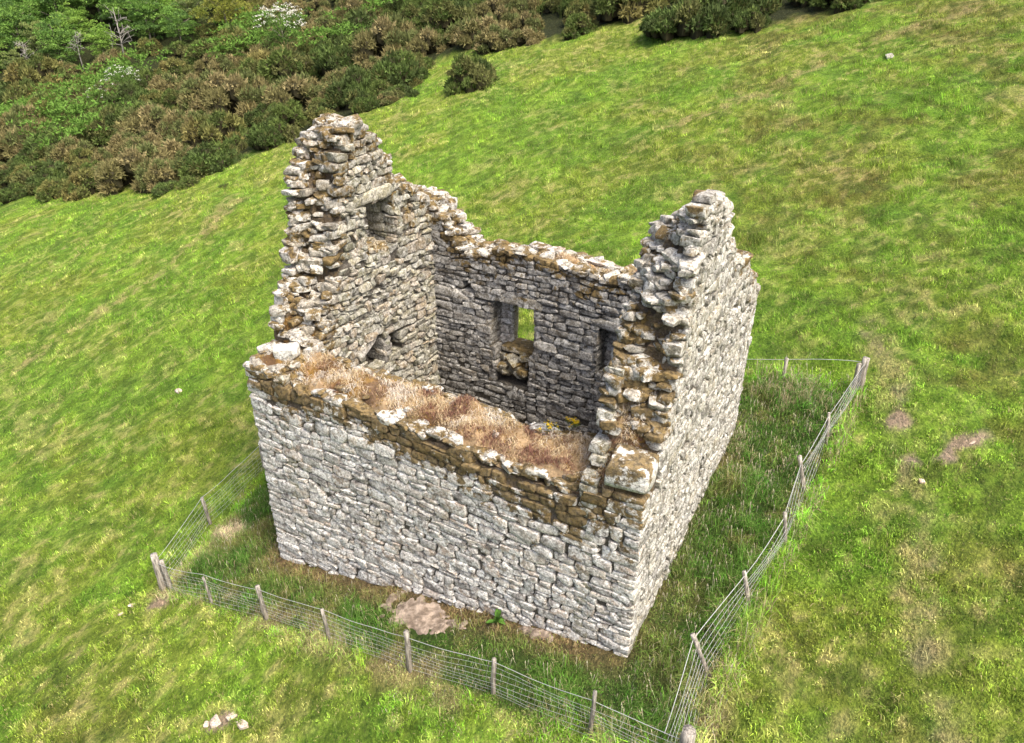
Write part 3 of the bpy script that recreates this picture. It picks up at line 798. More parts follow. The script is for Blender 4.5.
def fence(name, label, pts, posts, seed, netting=True, hgt=.92, strand=True):
    """pts: (u,v) polyline; posts: list of (u,v,height,radius,(lean)) """
    c = np.array(pts[0]); x, y = to_xy(*c); root = empty(name, (float(x), float(y), float(ground_h(x, y))))
    tag(root, label, 'fence', 'wire fence round the ruin')
    off = np.array(root.location)
    for k, p in enumerate(posts):
        px, py = to_xy(p[0], p[1]); pz = float(ground_h(px, py))
        post_mesh('post', root, np.array([px, py, pz]) - off, p[2], p[3], p[4], seed + k, p[5] if len(p) > 5 else None)
    P = np.array(pts, float); seg = np.concatenate([[0], np.cumsum(np.hypot(*np.diff(P, axis=0).T))])
    step = .16; t = np.arange(0, seg[-1], step); t = np.append(t, seg[-1])
    uu = np.interp(t, seg, P[:, 0]); vv = np.interp(t, seg, P[:, 1])
    X, Y = to_xy(uu, vv); Z = ground_h(X, Y); k = np.ones(9) / 9; Zs = np.convolve(np.pad(Z, 4, mode='edge'), k, 'valid')
    r = np.random.default_rng(seed)
    pt = sorted([float(np.interp(0, [0, 1], [0, 1]) + seg[-1] * 0 + np.argmin(np.hypot(uu - p[0], vv - p[1]))) for p in posts])
    sag = np.zeros(len(t))
    order = sorted(posts, key=lambda p: int(np.argmin(np.hypot(uu - p[0], vv - p[1]))))
    pi = [int(np.argmin(np.hypot(uu - p[0], vv - p[1]))) for p in order]
    lx = np.interp(np.arange(len(t)), pi, [p[4][0] for p in order]); ly = np.interp(np.arange(len(t)), pi, [p[4][1] for p in order])
    for a, b in zip(pt[:-1], pt[1:]):
        i = np.arange(int(a), int(b) + 1); q = (i - a) / max(b - a, 1); sag[i] = -4 * q * (1 - q) * .05
    side = r.normal(0, .01, len(t))
    def wire(h, rad, wob):
        return tube(np.stack([X + lx * h + wob * np.sin(t * 1.9 + h * 9) - off[0], Y + ly * h + wob * np.cos(t * 1.3 + h * 7) - off[1], Zs + h + sag * (h / .9) - off[2]], 1), rad, 4)
    if netting:
        mb = MB()
        hs = [.05, .17, .29, .41, .54, .67, .80]
        for h in hs: V, F = wire(h * hgt / .92, .0036, .03); mb.add(V, F)
        for i in range(0, len(t)):
            V, F = tube(np.array([[X[i] + lx[i] * h * hgt / .92 + .025 * np.sin(t[i] * 1.9 + h * 9) - off[0], Y[i] + ly[i] * h * hgt / .92 + .025 * np.cos(t[i] * 1.3 + h * 7) - off[1], Zs[i] + h * hgt / .92 + sag[i] * h / .9 - off[2]] for h in hs]), .0019, 3, False); mb.add(V, F)
        mb.build('wire_netting', M_WIRE, root)
    if strand:
        mb = MB(); V, F = wire(hgt + .06, .007, .01); mb.add(V, F); mb.build('wire', M_WIRE, root)
    return root

fence('wire_fence', 'wire netting fence with thin posts running below the low eaves wall',
      [(-2.63, -1.80), (-.78, -1.74), (1.17, -1.68), (3.23, -1.66), (5.57, -1.71), (7.6, -1.62), (9.75, -1.74), (11.51, -1.84)],
      [(-2.63, -1.80, 1.28, .095, (.0, .0), 'thick pale strainer post'), (-2.42, -1.72, 1.1, .06, (-.06, .0)), (-.78, -1.72, .85, .035, (-.08, .02)), (1.17, -1.67, 1.08, .058, (-.05, .0)), (3.23, -1.66, .98, .040, (-.06, 0)),
       (5.57, -1.71, 1.18, .055, (0, 0)), (7.58, -1.60, .98, .045, (.03, 0)), (9.75, -1.74, 1.22, .042, (.03, .0)), (11.51, -1.84, 1.25, .12, (0, 0), 'thick strainer post with a rotten orange top')], 301)
fence('wire_fence', 'wire fence with leaning posts beside the pale gable wall',
      [(11.51, -1.84), (11.37, -.03), (11.61, 1.66), (11.87, 3.27), (11.87, 4.87), (11.95, 6.46), (12.24, 8.56)],
      [(11.37, -.03, .86, .042, (-.42, .32)), (11.61, 1.66, .86, .04, (-.22, .2)), (11.87, 3.27, .92, .04, (-.16, .1)), (11.87, 4.87, 1.0, .046, (-.26, .12)), (11.95, 6.46, .88, .036, (-.1, .05)),
       (12.24, 8.56, .88, .085, (0, 0), 'thick pale strainer post'), (12.12, 8.45, .8, .05, (0, 0))], 331, hgt=.72)
fence('wire_fence', 'single strand fence on the uphill side behind the ruin',
      [(12.24, 8.56), (10.41, 8.46), (8.0, 8.5), (5.0, 8.5), (2.0, 8.5), (-.8, 8.5), (-3.6, 8.5)],
      [(10.41, 8.46, .84, .045, (0, 0)), (8.0, 8.5, .9, .045, (.03, 0)), (5.0, 8.5, .9, .045, (0, 0)), (2.0, 8.5, .9, .045, (.0, .04)), (-.8, 8.5, .9, .045, (0, 0)), (-3.6, 8.5, 1.1, .09, (0, 0))], 361, netting=False, hgt=.72)
fence('wire_fence', 'wire fence on the downhill side running behind the tall gable',
      [(-3.6, 8.5), (-3.5, 5.5), (-3.45, 2.8), (-3.39, .5), (-2.63, -1.80)],
      [(-3.5, 5.5, .9, .045, (0, 0)), (-3.45, 2.8, .9, .045, (0, .03)), (-3.39, .5, .92, .05, (-.1, .04))], 391, hgt=.85)

# ------------------------------------------------------------------ earth and stones
def earth(name, label, u0, v0, ru, rv, rise, seed, uv=True, col=((.15, .115, .085), (.33, .265, .205))):
    n = 90
    A, B = np.meshgrid(np.linspace(-1.25, 1.25, n), np.linspace(-1.25, 1.25, n))
    if uv: x, y = to_xy(u0 + A * ru, v0 + B * rv)
    else: x, y = u0 + A * ru, v0 + B * rv
    w = fbm(x / .4, y / .4, seed, 4) - .5
    d = np.hypot(A, B) + w * 1.1 + (fbm(x / .13, y / .13, seed + 6, 3) - .5) * .7
    z = ground_h(x, y) - .10 + (rise + .11) * sstep(1.15, .35, d) + w * .09
    rr = sstep(.25, .75, fbm(x / .09, y / .09, seed + 2, 3))
    i = (np.arange(n - 1)[:, None] * n + np.arange(n - 1)[None, :]).ravel()
    o = mesh_obj(name, np.stack([x.ravel(), y.ravel(), z.ravel()], 1), [np.stack([i, i + 1, i + n + 1, i + n], 1)], M_EARTH, None, {'col': mix(*[np.array(q) for q in col], rr.ravel())}, True)
    return tag(o, label, 'bare earth', kind='structure')
EARTHS = [(4.95, -.46, 1.35, .54)]
earth('earth', 'pinkish bare soil heap at the foot of the low wall', 4.95, -.46, 1.65, .62, .03, 71)
earth('earth', 'small brown scrape under the wall by the dock plant', 7.75, -.12, .5, .16, .05, 72)
earth('earth', 'tan sheep scrape worn into the pasture beside the trodden path', 9.95, 14.15, .5, .3, -.02, 73, False, ((.27, .20, .14), (.48, .385, .295)))

def field_stone(x, y, size, label, seed, group='stones scattered in the pasture', name='field_stone', col=(.44, .37, .29), moss=.0):
    r = np.random.default_rng(seed)
    mb = MB(); rock(mb, (0, 0, size[2] * .25), np.array(size) * [.85, .85, .7], r, col, moss, .25, .15)
    o = mb.build(name, M_STONE, None, smooth=True)
    o.location = (x, y, float(ground_h(x, y)))
    return tag(o, label, 'stone', group)
def tog(px, py):                       # ground point seen along a bearing from the survey position
    f = 780.; t = R(29.124)
    a, b = (px - 512) / f, (py - 371.5) / f
    d = np.array([a, math.cos(t) - b * math.sin(t), -math.sin(t) - b * math.cos(t)])
    s = 4.0
    while s < 260:
        p = d * s
        if base_h(p[0], p[1]) > 14 + p[2]: return float(p[0]), float(p[1])
        s += .05
    return float(p[0]), float(p[1])
for k, (px, py, sz, lab) in enumerate([
    (215, 724, (.34, .26, .16), 'pale cream stone at one end of the small pile on the near turf'),
    (232, 719, (.24, .20, .13), 'middle stone of the small cream pile on the near turf'),
    (243, 727, (.36, .20, .14), 'long cream stone at the other end of the small pile on the near turf'),
    (207, 727, (.16, .12, .10), 'smallest cream fragment beside the pile on the near turf'),
    (131, 603, (.20, .16, .10), 'small white stone on bright turf just outside the corner strainer post'),
    (120, 612, (.14, .11, .08), 'tiny white stone on bright turf near the corner strainer post'),
    (178, 388, (.34, .24, .14), 'lone white stone on the green slope beyond the low wall end'),
    (890, 55, (.6, .4, .16), 'flat grey stone on the upper pasture below the gorse edge'),
    (920, 487, (.16, .14, .1), 'small pale stone beside the sheep scrape')]):
    field_stone(*tog(px, py), sz, lab, 500 + k, col=(.27, .25, .21) if py < 100 else (.46, .365, .285))

# dock plant
def dock(u, v):
    x, y = to_xy(u, v); z = float(ground_h(x, y)); r = np.random.default_rng(3)
    root = empty('dock_plant', (float(x), float(y), z)); tag(root, 'broad leaved green dock plant growing at the foot of the low wall', 'plant')
    for k in range(19):
        a = k * 2.4 + r.normal(0, .3); ln = r.uniform(.12, .34); w = ln * r.uniform(.3, .42); el = r.uniform(.75, 1.4)
        ts = np.linspace(0, 1, 6); cx = ln * ts * math.cos(el) * (1 + .3 * ts); cz = ln * ts * math.sin(el) - .22 * ts ** 2 + .1 * (k % 4) * ts
        wd = w * np.array([.1, .5, .9, 1, .7, .05]) * .5
        V = []
        for q in range(6):
            for sgn, dz in ((-1, .03), (0, 0), (1, .03)): V.append((cx[q] * math.cos(a) - sgn * wd[q] * math.sin(a), cx[q] * math.sin(a) + sgn * wd[q] * math.cos(a), cz[q] + dz + .04))
        F = [[q * 3 + s, q * 3 + s + 1, q * 3 + s + 4, q * 3 + s + 3] for q in range(5) for s in (0, 1)]
        mb = MB(); mb.add(np.array(V), [np.array(F)], col=np.array((.075, .17, .024)) * r.uniform(.6, 1.25)); mb.build('leaf', M_LEAF, root, smooth=True)
dock(6.85, -.22)

# ------------------------------------------------------------------ grass
def scatter(n_target, pts_fn):
    return pts_fn(n_target)
def in_view(x, y, m=1.18):
    z = base_h(x, y) - 14; t = R(29.124)
    d = y * math.cos(t) - z * math.sin(t); up = y * math.sin(t) + z * math.cos(t)
    return (d > 2) & (np.abs(x) / np.maximum(d, .1) < .656 * m) & (np.abs(up) / np.maximum(d, .1) < .476 * m)

def grass():
    r = np.random.default_rng(123)
    Vs, Fq, Ft, Cs = [], [], [], []; n0 = 0
    bands = [(4, 20, 900), (20, 32, 560), (32, 48, 270), (48, 74, 130)]
    for bi, (d0, d1, den) in enumerate(bands):
        lo = np.array([-46, 3]); hi = np.array([32, 72])
        n = int(np.prod(hi - lo) * den / 9)                       # tufts of nine blades
        x = r.uniform(lo[0], hi[0], n); y = r.uniform(lo[1], hi[1], n)
        d = np.hypot(x, y)
        k = (d >= d0) & (d < d1) & in_view(x, y)
        x, y = x[k], y[k]
        u, v = to_uv(x, y)
        e = inside(u, v)
        k = (e < .02) & (y < np.interp(x, EDGE_X, EDGE_Y) + .5)
        x, y = x[k], y[k]
        den_n = fbm(x / .8, y / .8, 41, 3)
        k = r.random(len(x)) < (.35 + 1.1 * sstep(.35, .6, den_n)); x, y, den_n = x[k], y[k], den_n[k]
        k = r.random(len(x)) > bare(x, y) * 1.2; x, y, den_n = x[k], y[k], den_n[k]
        nt = len(x); nb = 9
        sc = (1.0, 1.25, 1.7, 2.3)[bi]
        tuft_h = (.055 + .12 * sstep(.42, .75, den_n) * r.random(nt)) * r.uniform(.6, 1.4, nt)
        tx = np.repeat(x, nb) + r.normal(0, .05 * sc, nt * nb); ty = np.repeat(y, nb) + r.normal(0, .05 * sc, nt * nb)
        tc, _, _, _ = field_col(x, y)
        tc = tc * 1.16 * np.exp(r.normal(0, .27, (nt, 1)))
        k2 = r.random(nt) < .06; tc[k2] = tc[k2] * .4 + np.array([.30, .26, .11]) * .6
        k2 = r.random(nt) < .12; tc[k2] = tc[k2] * np.array([.62, .76, .72])
        c = np.repeat(tc, nb, 0) * r.uniform(.58, 1.48, (nt * nb, 1))
        pale = r.random(nt * nb) < .045
        c[pale] = np.array([.38, .33, .15]) * r.uniform(.7, 1.1, (pale.sum(), 1))
        z = ground_h(tx, ty)
        h = np.repeat(tuft_h, nb) * r.uniform(.6, 1.3, nt * nb) * (1 + .25 * bi)
        wdt = r.uniform(.009, .019, nt * nb) * sc
        wind = 2.6 + .5 * np.sin(tx * .4)
        V, F, C = blades(np.stack([tx, ty, z - .01], 1), h, wdt, r.uniform(.2, .95, nt * nb), c, r, 2 if bi < 1 else 1, .7, wind)
        Vs.append(V); Cs.append(C)
        for f in F: (Fq if f.shape[-1] == 4 else Ft).append(f.reshape(-1, f.shape[-1]) + n0)
        n0 += len(V)
    o = mesh_obj('grass', np.concatenate(Vs), [np.concatenate(Fq), np.concatenate(Ft)], M_BLADE, None, {'col': np.concatenate(Cs)})
    tag(o, 'short grazed grass covering the sloping pasture', 'grass', kind='stuff')
    print('grass verts', n0)

def long_grass():
    r = np.random.default_rng(321)
    n = 13500
    u = r.uniform(-3.6, 12.6, n); v = r.uniform(-2.8, 8.8, n)
    e = inside(u, v)
    wall = np.maximum(np.maximum(-u, u - L), np.maximum(-v, v - W))
    k = ((e > -.18) | ((e > -1.0) & (v < -1.6) & (u > 5.4) & (fbm(u / .5, v / .5, 87, 3) > .46))) & (wall > .06)
    for (a, b, ra, rb) in EARTHS: k &= (np.hypot((u - a) / ra, (v - b) / rb) + r.normal(0, .16, n) > .80)
    k &= ~((np.abs(u - 7.75) < .5) & (np.abs(v + .12) < .15))
    u, v, e, wall = u[k], v[k], e[k], wall[k]
    x, y = to_xy(u, v); nt = len(x); nb = 26
    c0, _, _, _ = field_col(x, y)
    dn = fbm(x / .9, y / .9, 55, 3)
    hh = (.10 + .26 * sstep(.35, .65, dn)) * r.uniform(.7, 1.25, nt) * (.55 + .45 * sstep(.1, .8, wall))
    hh = hh * (0.75 + .5 * (u > L))
    tx = np.repeat(x, nb) + r.normal(0, .075, nt * nb); ty = np.repeat(y, nb) + r.normal(0, .075, nt * nb)
    c = np.repeat(c0 * 1.65 * np.exp(r.normal(0, .25, (nt, 1))), nb, 0) * r.uniform(.6, 1.5, (nt * nb, 1))
    q = r.random(nt * nb)
    fr = np.repeat(np.maximum(sstep(.55, .1, np.abs(e)) * (v < 1), np.maximum(2.2 * (e < -.1) * (u > 5.8), 1.6 * (v > 5.2) * (u > L) * sstep(.4, .6, dn))) , nb)
    pale = q < (.07 + .22 * fr)
    c[pale] = np.array([.40, .34, .19]) * r.uniform(.65, 1.15, (pale.sum(), 1))
    br = (q > .5) & (q < .8)
    c[br] = c[br] * np.array([.9, 1.35, .8])
    h = np.repeat(hh, nb) * r.uniform(.5, 1.35, nt * nb)
    P = np.stack([tx, ty, ground_h(tx, ty) - .02], 1)
    V, F, C = blades(P, h, r.uniform(.006, .013, nt * nb), r.uniform(.15, .95, nt * nb), c, r, 2, .7)
    o = mesh_obj('long_grass', V, F, M_BLADE, None, {'col': C})
    tag(o, 'uncut dark green and straw grass inside the fence around the ruin', 'grass', kind='stuff')
    # pale seed heads
    ns = 5200
    i = r.integers(len(P), size=ns); i = i[(np.repeat(u, nb)[i] > L) | (r.random(ns) < .4)]
    B = P[i]; ns = len(B); hg = np.maximum(h[i] * 1.2, .14)
    a = r.uniform(0, 6.28, ns); ln = r.uniform(.1, .5, ns)
    tip = B + np.stack([np.cos(a) * ln * hg, np.sin(a) * ln * hg, hg], 1)
    sd = np.stack([-np.sin(a), np.cos(a), 0 * a], 1)
    dr = (tip - B) / np.linalg.norm(tip - B, axis=1)[:, None]
    V = np.stack([B, tip - sd * .003, tip + sd * .003, tip + dr * .04 - sd * .011, tip + dr * .04 + sd * .011, tip + dr * .10], 1).reshape(-1, 3)
    b = np.arange(ns)[:, None] * 6
    cs = np.array([.50, .46, .32]) * r.uniform(.7, 1.2, (ns, 1))
    o = mesh_obj('seed_heads', V, [np.concatenate([b + np.array([[0, 1, 2]]), b + np.array([[3, 4, 5]])]), b + np.array([[1, 3, 4, 2]])], M_BLADE, None, {'col': np.repeat(cs, 6, 0)})
    tag(o, 'pale grass seed heads standing in the fenced plot', 'seed heads', kind='stuff')

grass(); long_grass()

# ------------------------------------------------------------------ scrub and trees
def sprigs(C, Rad, n, r, ln, wd, colf, flat=.75):
    """n small leafy sprigs on the skin of each lobe"""
    Vs = []; Cs = []
    for (c, q) in zip(C, Rad):
        d = r.normal(size=(n, 3)); d[:, 2] = np.abs(d[:, 2]) * .9 + d[:, 2] * .25; d /= np.linalg.norm(d, axis=1)[:, None]
        p = c + d * q * r.uniform(.62, 1.06, (n, 1)) * np.array([1, 1, flat])
        o = d + r.normal(size=(n, 3)) * .55; o /= np.linalg.norm(o, axis=1)[:, None]
        s = np.cross(o, r.normal(size=(n, 3))); s /= np.linalg.norm(s, axis=1)[:, None]
        l = (ln * r.uniform(.6, 1.4, n))[:, None]; w = (wd * r.uniform(.6, 1.3, n))[:, None]
        Vs.append(np.stack([p - s * w, p + o * l * .5 + s * w * .9 * 0 - s * w * .2, p + o * l, p + s * w], 1).reshape(-1, 3))
        Cs.append(np.repeat(colf(d, n), 4, 0))
    V = np.concatenate(Vs); m = len(V) // 4
    b = np.arange(m)[:, None] * 4
    return V, [b + np.array([[0, 1, 2, 3]])], np.concatenate(Cs)

def gorse_proto(seed, tones, tall):
    r = np.random.default_rng(seed)
    nl = 24
    a = r.uniform(0, 6.28, nl); rad = np.sqrt(r.random(nl)) * .80
    hz = (1 - rad ** 2 * .75) * tall * r.uniform(.45, 1.1, nl)
    C = np.stack([rad * np.cos(a), rad * np.sin(a), hz * .72], 1); q = r.uniform(.22, .36, nl)
    C2 = np.stack([.85 * np.cos(a[:12]), .85 * np.sin(a[:12]), r.uniform(.08, .25, 12)], 1)
    C = np.concatenate([C, C2]); q = np.concatenate([q, r.uniform(.2, .3, 12)])
    tones = np.array(tones)
    lt = tones[r.integers(len(tones), size=len(C))]
    it = iter(lt)
    def cf(d, n):
        t = next(it); return t * 1.12 * r.uniform(.6, 1.45, (n, 1))
    V, F, Cc = sprigs(C, q, 240, r, .115, .038, cf)
    mb = MB(); mb.add(V, F, col=Cc)
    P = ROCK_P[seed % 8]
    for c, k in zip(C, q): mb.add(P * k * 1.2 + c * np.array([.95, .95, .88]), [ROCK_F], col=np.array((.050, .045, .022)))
    return mb

GREEN = [(.070, .105, .026), (.090, .125, .030), (.058, .082, .024), (.110, .118, .038)]
OLIVE = [(.150, .150, .046), (.115, .128, .038), (.185, .165, .056), (.090, .120, .032)]
BROWN = [(.180, .156, .064), (.152, .140, .054), (.220, .185, .084), (.118, .136, .046)]
MATS = {}
protos = []
for k, (nm, tones) in enumerate((('green', GREEN), ('green', GREEN), ('olive', OLIVE), ('olive', OLIVE), ('olive', OLIVE), ('brown', BROWN), ('brown', BROWN))):
    o = gorse_proto(700 + k, tones, (.75, 1.0, .7, .9, 1.05, .8, .95)[k]).build('gorse_bush', M_LEAF, None, link=False)
    protos.append((nm, o.data)); bpy.data.objects.remove(o)

def bush(mesh, x, y, s, hz, rot, label, group='gorse bushes on the slope beyond the pasture', name='gorse_bush', cat='bush'):
    o = bpy.data.objects.new(name, mesh); COL.objects.link(o)
    o.location = (x, y, float(ground_h(x, y)) - .12 - .17 * s); o.scale = (s, s * random.uniform(.85, 1.1), hz); o.rotation_euler = (0, 0, rot)
    return tag(o, label, cat, group)

# single bushes that stand clear of the thicket
bush(protos[1][1], *tog(471, 92), 1.8, 2.7, .4, 'lone rounded dark gorse bush standing out on the grass beyond the tall gable', None)
bush(protos[0][1], *tog(172, 188), 1.4, 1.1, 1.2, 'small low dark green gorse bush at the foot of the thicket', None)
bush(protos[1][1], *tog(192, 183), 1.15, .9, 2.2, 'dark green gorse bush joined to the small one at the thicket foot', None)
bush(protos[5][1], *tog(276, 141), 1.0, 1.6, .3, 'dry pinkish brown gorse bush by the grass beside the tall gable peak', None)
bush(protos[0][1], *tog(227, 183), .55, .35, .3, 'lowest clump of dark gorse lying in the grass beside the thicket', None)

for k, (px, py, s_) in enumerate(((408, 98, 1.5), (420, 84, 1.3), (428, 70, 1.4), (398, 104, 1.2))):
    bush(protos[(0, 2, 1, 5)[k]][1], *tog(px - 6, py - 2), s_, s_ * .95, k * 1.7, ['dark green gorse bush at the mouth of the grassy notch in the thicket', 'olive gorse bush half way along the grassy notch in the thicket', 'green gorse bush at the head of the grassy notch in the thicket', 'brown gorse bush on the near corner of the grassy notch in the thicket'][k], None)
tones_w = {'green': 0, 'olive': 0, 'brown': 0}
cand = []
rp = np.random.default_rng(2024)
tries = 0
placed = np.zeros((0, 2))
while tries < 9000:
    tries += 1
    x = rp.uniform(-80, 34); y = rp.uniform(46, 128)
    ed = np.interp(x, EDGE_X, EDGE_Y)
    if y < ed + 1.5: continue
    if not in_view(np.array([x]), np.array([y]), 1.12)[0]: continue
    if x < -36 and y > 101 + (x + 62) * .2: continue
    sp = 2.55 + .014 * (y - 50)
    if len(placed) and np.min(np.hypot(placed[:, 0] - x, placed[:, 1] - y)) < sp: continue
    placed = np.vstack([placed, [x, y]])
dist = np.hypot(placed[:, 0], placed[:, 1]); placed = placed[np.argsort(dist)]
print('gorse', len(placed))
LAB = {'green': ['green gorse bush growing in the thicket', 'dark green gorse bush in the thicket beside browner ones'],
       'olive': ['olive gorse bush growing in the thicket', 'olive brown gorse bush crowded among its neighbours in the thicket'],
       'brown': ['brown dry topped gorse bush growing in the thicket', 'russet brown gorse bush growing in the thicket']}
far = MB()
for k, (x, y) in enumerate(placed):
    tn = fbm(np.array([x / 9]), np.array([y / 9]), 88, 3)[0] + rp.normal(0, .07)
    if x > 6: tn = min(tn, .54)
    nm = 'brown' if tn > .575 else ('olive' if tn > .46 else 'green')
    opts = [i for i, p in enumerate(protos) if p[0] == nm]; i = opts[rp.integers(len(opts))]
    s = rp.choice([1.2, 1.6, 2.1, 2.6]) * rp.uniform(.9, 1.15) * (1 + .003 * (y - 50)); hz = s * rp.uniform(.85, 1.4) + .45
    if k < 270:
        edge = y - np.interp(x, EDGE_X, EDGE_Y)
        where = ' along its grassy edge' if edge < 4 else ' away from the grass'
        bush(protos[i][1], x, y, s, hz, rp.uniform(0, 6.28), LAB[nm][i % 2] + where)
    else:
        me = protos[i][1]; V = np.empty(len(me.vertices) * 3, np.float32); me.vertices.foreach_get('co', V); V = V.reshape(-1, 3)
        a = rp.uniform(0, 6.28); ca, sa = math.cos(a), math.sin(a)
        V = np.stack([(V[:, 0] * ca - V[:, 1] * sa) * s + x, (V[:, 0] * sa + V[:, 1] * ca) * s + y, V[:, 2] * hz + float(ground_h(x, y)) - .1], 1)
        c = np.empty(len(V) * 4, np.float32); me.attributes['col'].data.foreach_get('color', c)
        ps = [np.array(p.vertices) for p in me.polygons]
        far.add(V, [np.array(ps)], col=c.reshape(-1, 4)[:, :3])
if far.n: tag(far.build('gorse_thicket', M_LEAF), 'far gorse thicket merging into one brown and green mass', 'gorse', kind='stuff')

def tree_meshes(seed, h, spread, tones, n=95, bare_frac=0.0):
    r = np.random.default_rng(seed)
    tb = MB(); ends = []
    top = h * .55
    V, F = tube([(0, 0, -.3), (.05 * h * .2, 0, h * .2), (r.normal(0, .15), r.normal(0, .15), top)], np.array([.045, .034, .02]) * h * .55, 7); tb.add(V, F, col=np.array((.16, .14, .11)))
    for k in range(9):
        a = k * 2.4 + r.normal(0, .3); z0 = h * r.uniform(.2, .5); ln = spread * r.uniform(.5, .95)
        e = np.array([math.cos(a) * ln, math.sin(a) * ln, z0 + h * r.uniform(.15, .38)])
        m = np.array([e[0] * .45, e[1] * .45, z0 + (e[2] - z0) * .6])
        V, F = tube([(0, 0, z0), m, e], np.array([.018, .011, .004]) * h * .5, 5); tb.add(V, F, col=np.array((.16, .14, .11))); ends.append(e)
    nl = n
    d = r.normal(size=(nl, 3)); d /= np.linalg.norm(d, axis=1)[:, None]
    C = d * (r.random(nl) ** .4)[:, None] * np.array([spread * .85, spread * .85, h * .42]) + np.array([0, 0, h * .50])
    C += r.normal(0, .12 * spread, C.shape) * [1, 1, .5]
    q = spread * r.uniform(.14, .26, nl)
    tones = np.array(tones); it = iter(tones[r.integers(len(tones), size=nl)])
    cf = lambda dd, k: next(it) * r.uniform(.65, 1.4, (k, 1))
    C[:, 2] = np.maximum(C[:, 2], h * .06)
    V, F, Cc = sprigs(C, q, 90, r, .055 * h * .5, .02 * h * .5, cf, .7)
    cb = MB(); cb.add(V, F, col=Cc)
    return tb, cb

def dead_meshes(seed, h):
    r = np.random.default_rng(seed); tb = MB()
    c = np.array((.27, .255, .22))
    V, F = tube([(0, 0, -.3), (.1, .05, h * .4), (.05, -.1, h)], np.array([.022, .014, .003]) * h, 7); tb.add(V, F, col=c)
    bb = MB()
    for k in range(16):
        a = r.uniform(0, 6.28); z0 = h * r.uniform(.3, .92); ln = (h - z0 * .7) * r.uniform(.25, .5)
        e = np.array([math.cos(a) * ln, math.sin(a) * ln, z0 + ln * r.uniform(.2, .9)])
        m = e * .5 + np.array([0, 0, z0 * .5 + .1])
        V, F = tube([(.08, 0, z0), m, e], np.array([.008, .005, .0015]) * h, 5); bb.add(V, F, col=c * r.uniform(.8, 1.1))
        for j in range(3):
            p = m + (e - m) * r.random(); q = p + r.normal(0, .1, 3) * h * .7 + [0, 0, .03 * h]
            V, F = tube([p, q], np.array([.005, .0015]) * h, 4); bb.add(V, F, col=c)
    return tb, bb

TONES = {'a': [(.055, .120, .024), (.070, .140, .030), (.042, .090, .024)], 'b': [(.085, .165, .030), (.105, .19, .038), (.065, .13, .026)],
         'c': [(.065, .100, .036), (.085, .120, .040)], 'w': [(.20, .22, .035), (.155, .19, .03), (.24, .25, .05)], 'h': [(.09, .165, .03), (.07, .13, .025), (.11, .18, .04)]}
def bake(mb, nm, mat):
    o = mb.build(nm, mat, None, link=False); d = o.data; bpy.data.objects.remove(o); return d
TP = {}
for k, (key, h, sp) in enumerate((('a', 10, 4.2), ('b', 9, 4.0), ('c', 9.5, 3.4), ('a', 12, 4.8))):
    t, c = tree_meshes(900 + k, h, sp, [np.array(t_) * [2.25, 1.95, 1.8] for t_ in TONES[key]]); TP[k] = (bake(t, 'trunk', M_BARK), bake(c, 'crown', M_LEAF), key)

def place_tree(name, td, cd, x, y, sc, rot, label, group, part='crown', cat='tree'):
    root = empty(name, (x, y, float(ground_h(x, y)) - .1), rot); root.scale = (sc, sc, sc)
    tag(root, label, cat, group)
    a = bpy.data.objects.new('trunk', td); COL.objects.link(a); a.parent = root
    b = bpy.data.objects.new(part, cd); COL.objects.link(b); b.parent = root
    return root

rt = np.random.default_rng(44)
tp = np.zeros((0, 2)); tr = 0
while tr < 4000 and len(tp) < 150:
    tr += 1
    x = rt.uniform(-125, -30); y = rt.uniform(98, 165)
    if y < 100.5 + (x + 62) * .2 + 1.0 * max(0, x + 42): continue
    if not in_view(np.array([x]), np.array([y]), 1.45)[0]: continue
    if len(tp) and np.min(np.hypot(tp[:, 0] - x, tp[:, 1] - y)) < 3.9 + .02 * (y - 98): continue
    tp = np.vstack([tp, [x, y]])
tp = tp[np.argsort(tp[:, 1])]
TL = {0: 'dark green broadleaf tree', 1: 'fresh mid green broadleaf tree', 2: 'grey green narrow crowned tree', 3: 'tall dark green broadleaf tree'}
print('trees', len(tp))
for k, (x, y) in enumerate(tp):
    i = int(rt.integers(4)); front = y < 112
    place_tree('broadleaf_tree', TP[i][0], TP[i][1], x, y, (rt.uniform(.5, .7) if front else rt.uniform(.75, 1.15)), rt.uniform(0, 6.28), TL[i] + (' in the front row of the valley wood' if front else ' deep in the valley wood'), 'trees of the valley wood')

for k, (px, py, sc_) in enumerate(((182, 48, .55), (170, 36, .7), (196, 34, .6))):
    place_tree('broadleaf_tree', TP[k][0], TP[k][1], *tog(px, py), sc_, k * 2.1, TL[k] + ' filling the gap between the wood and the yellow green willow', 'trees of the valley wood')
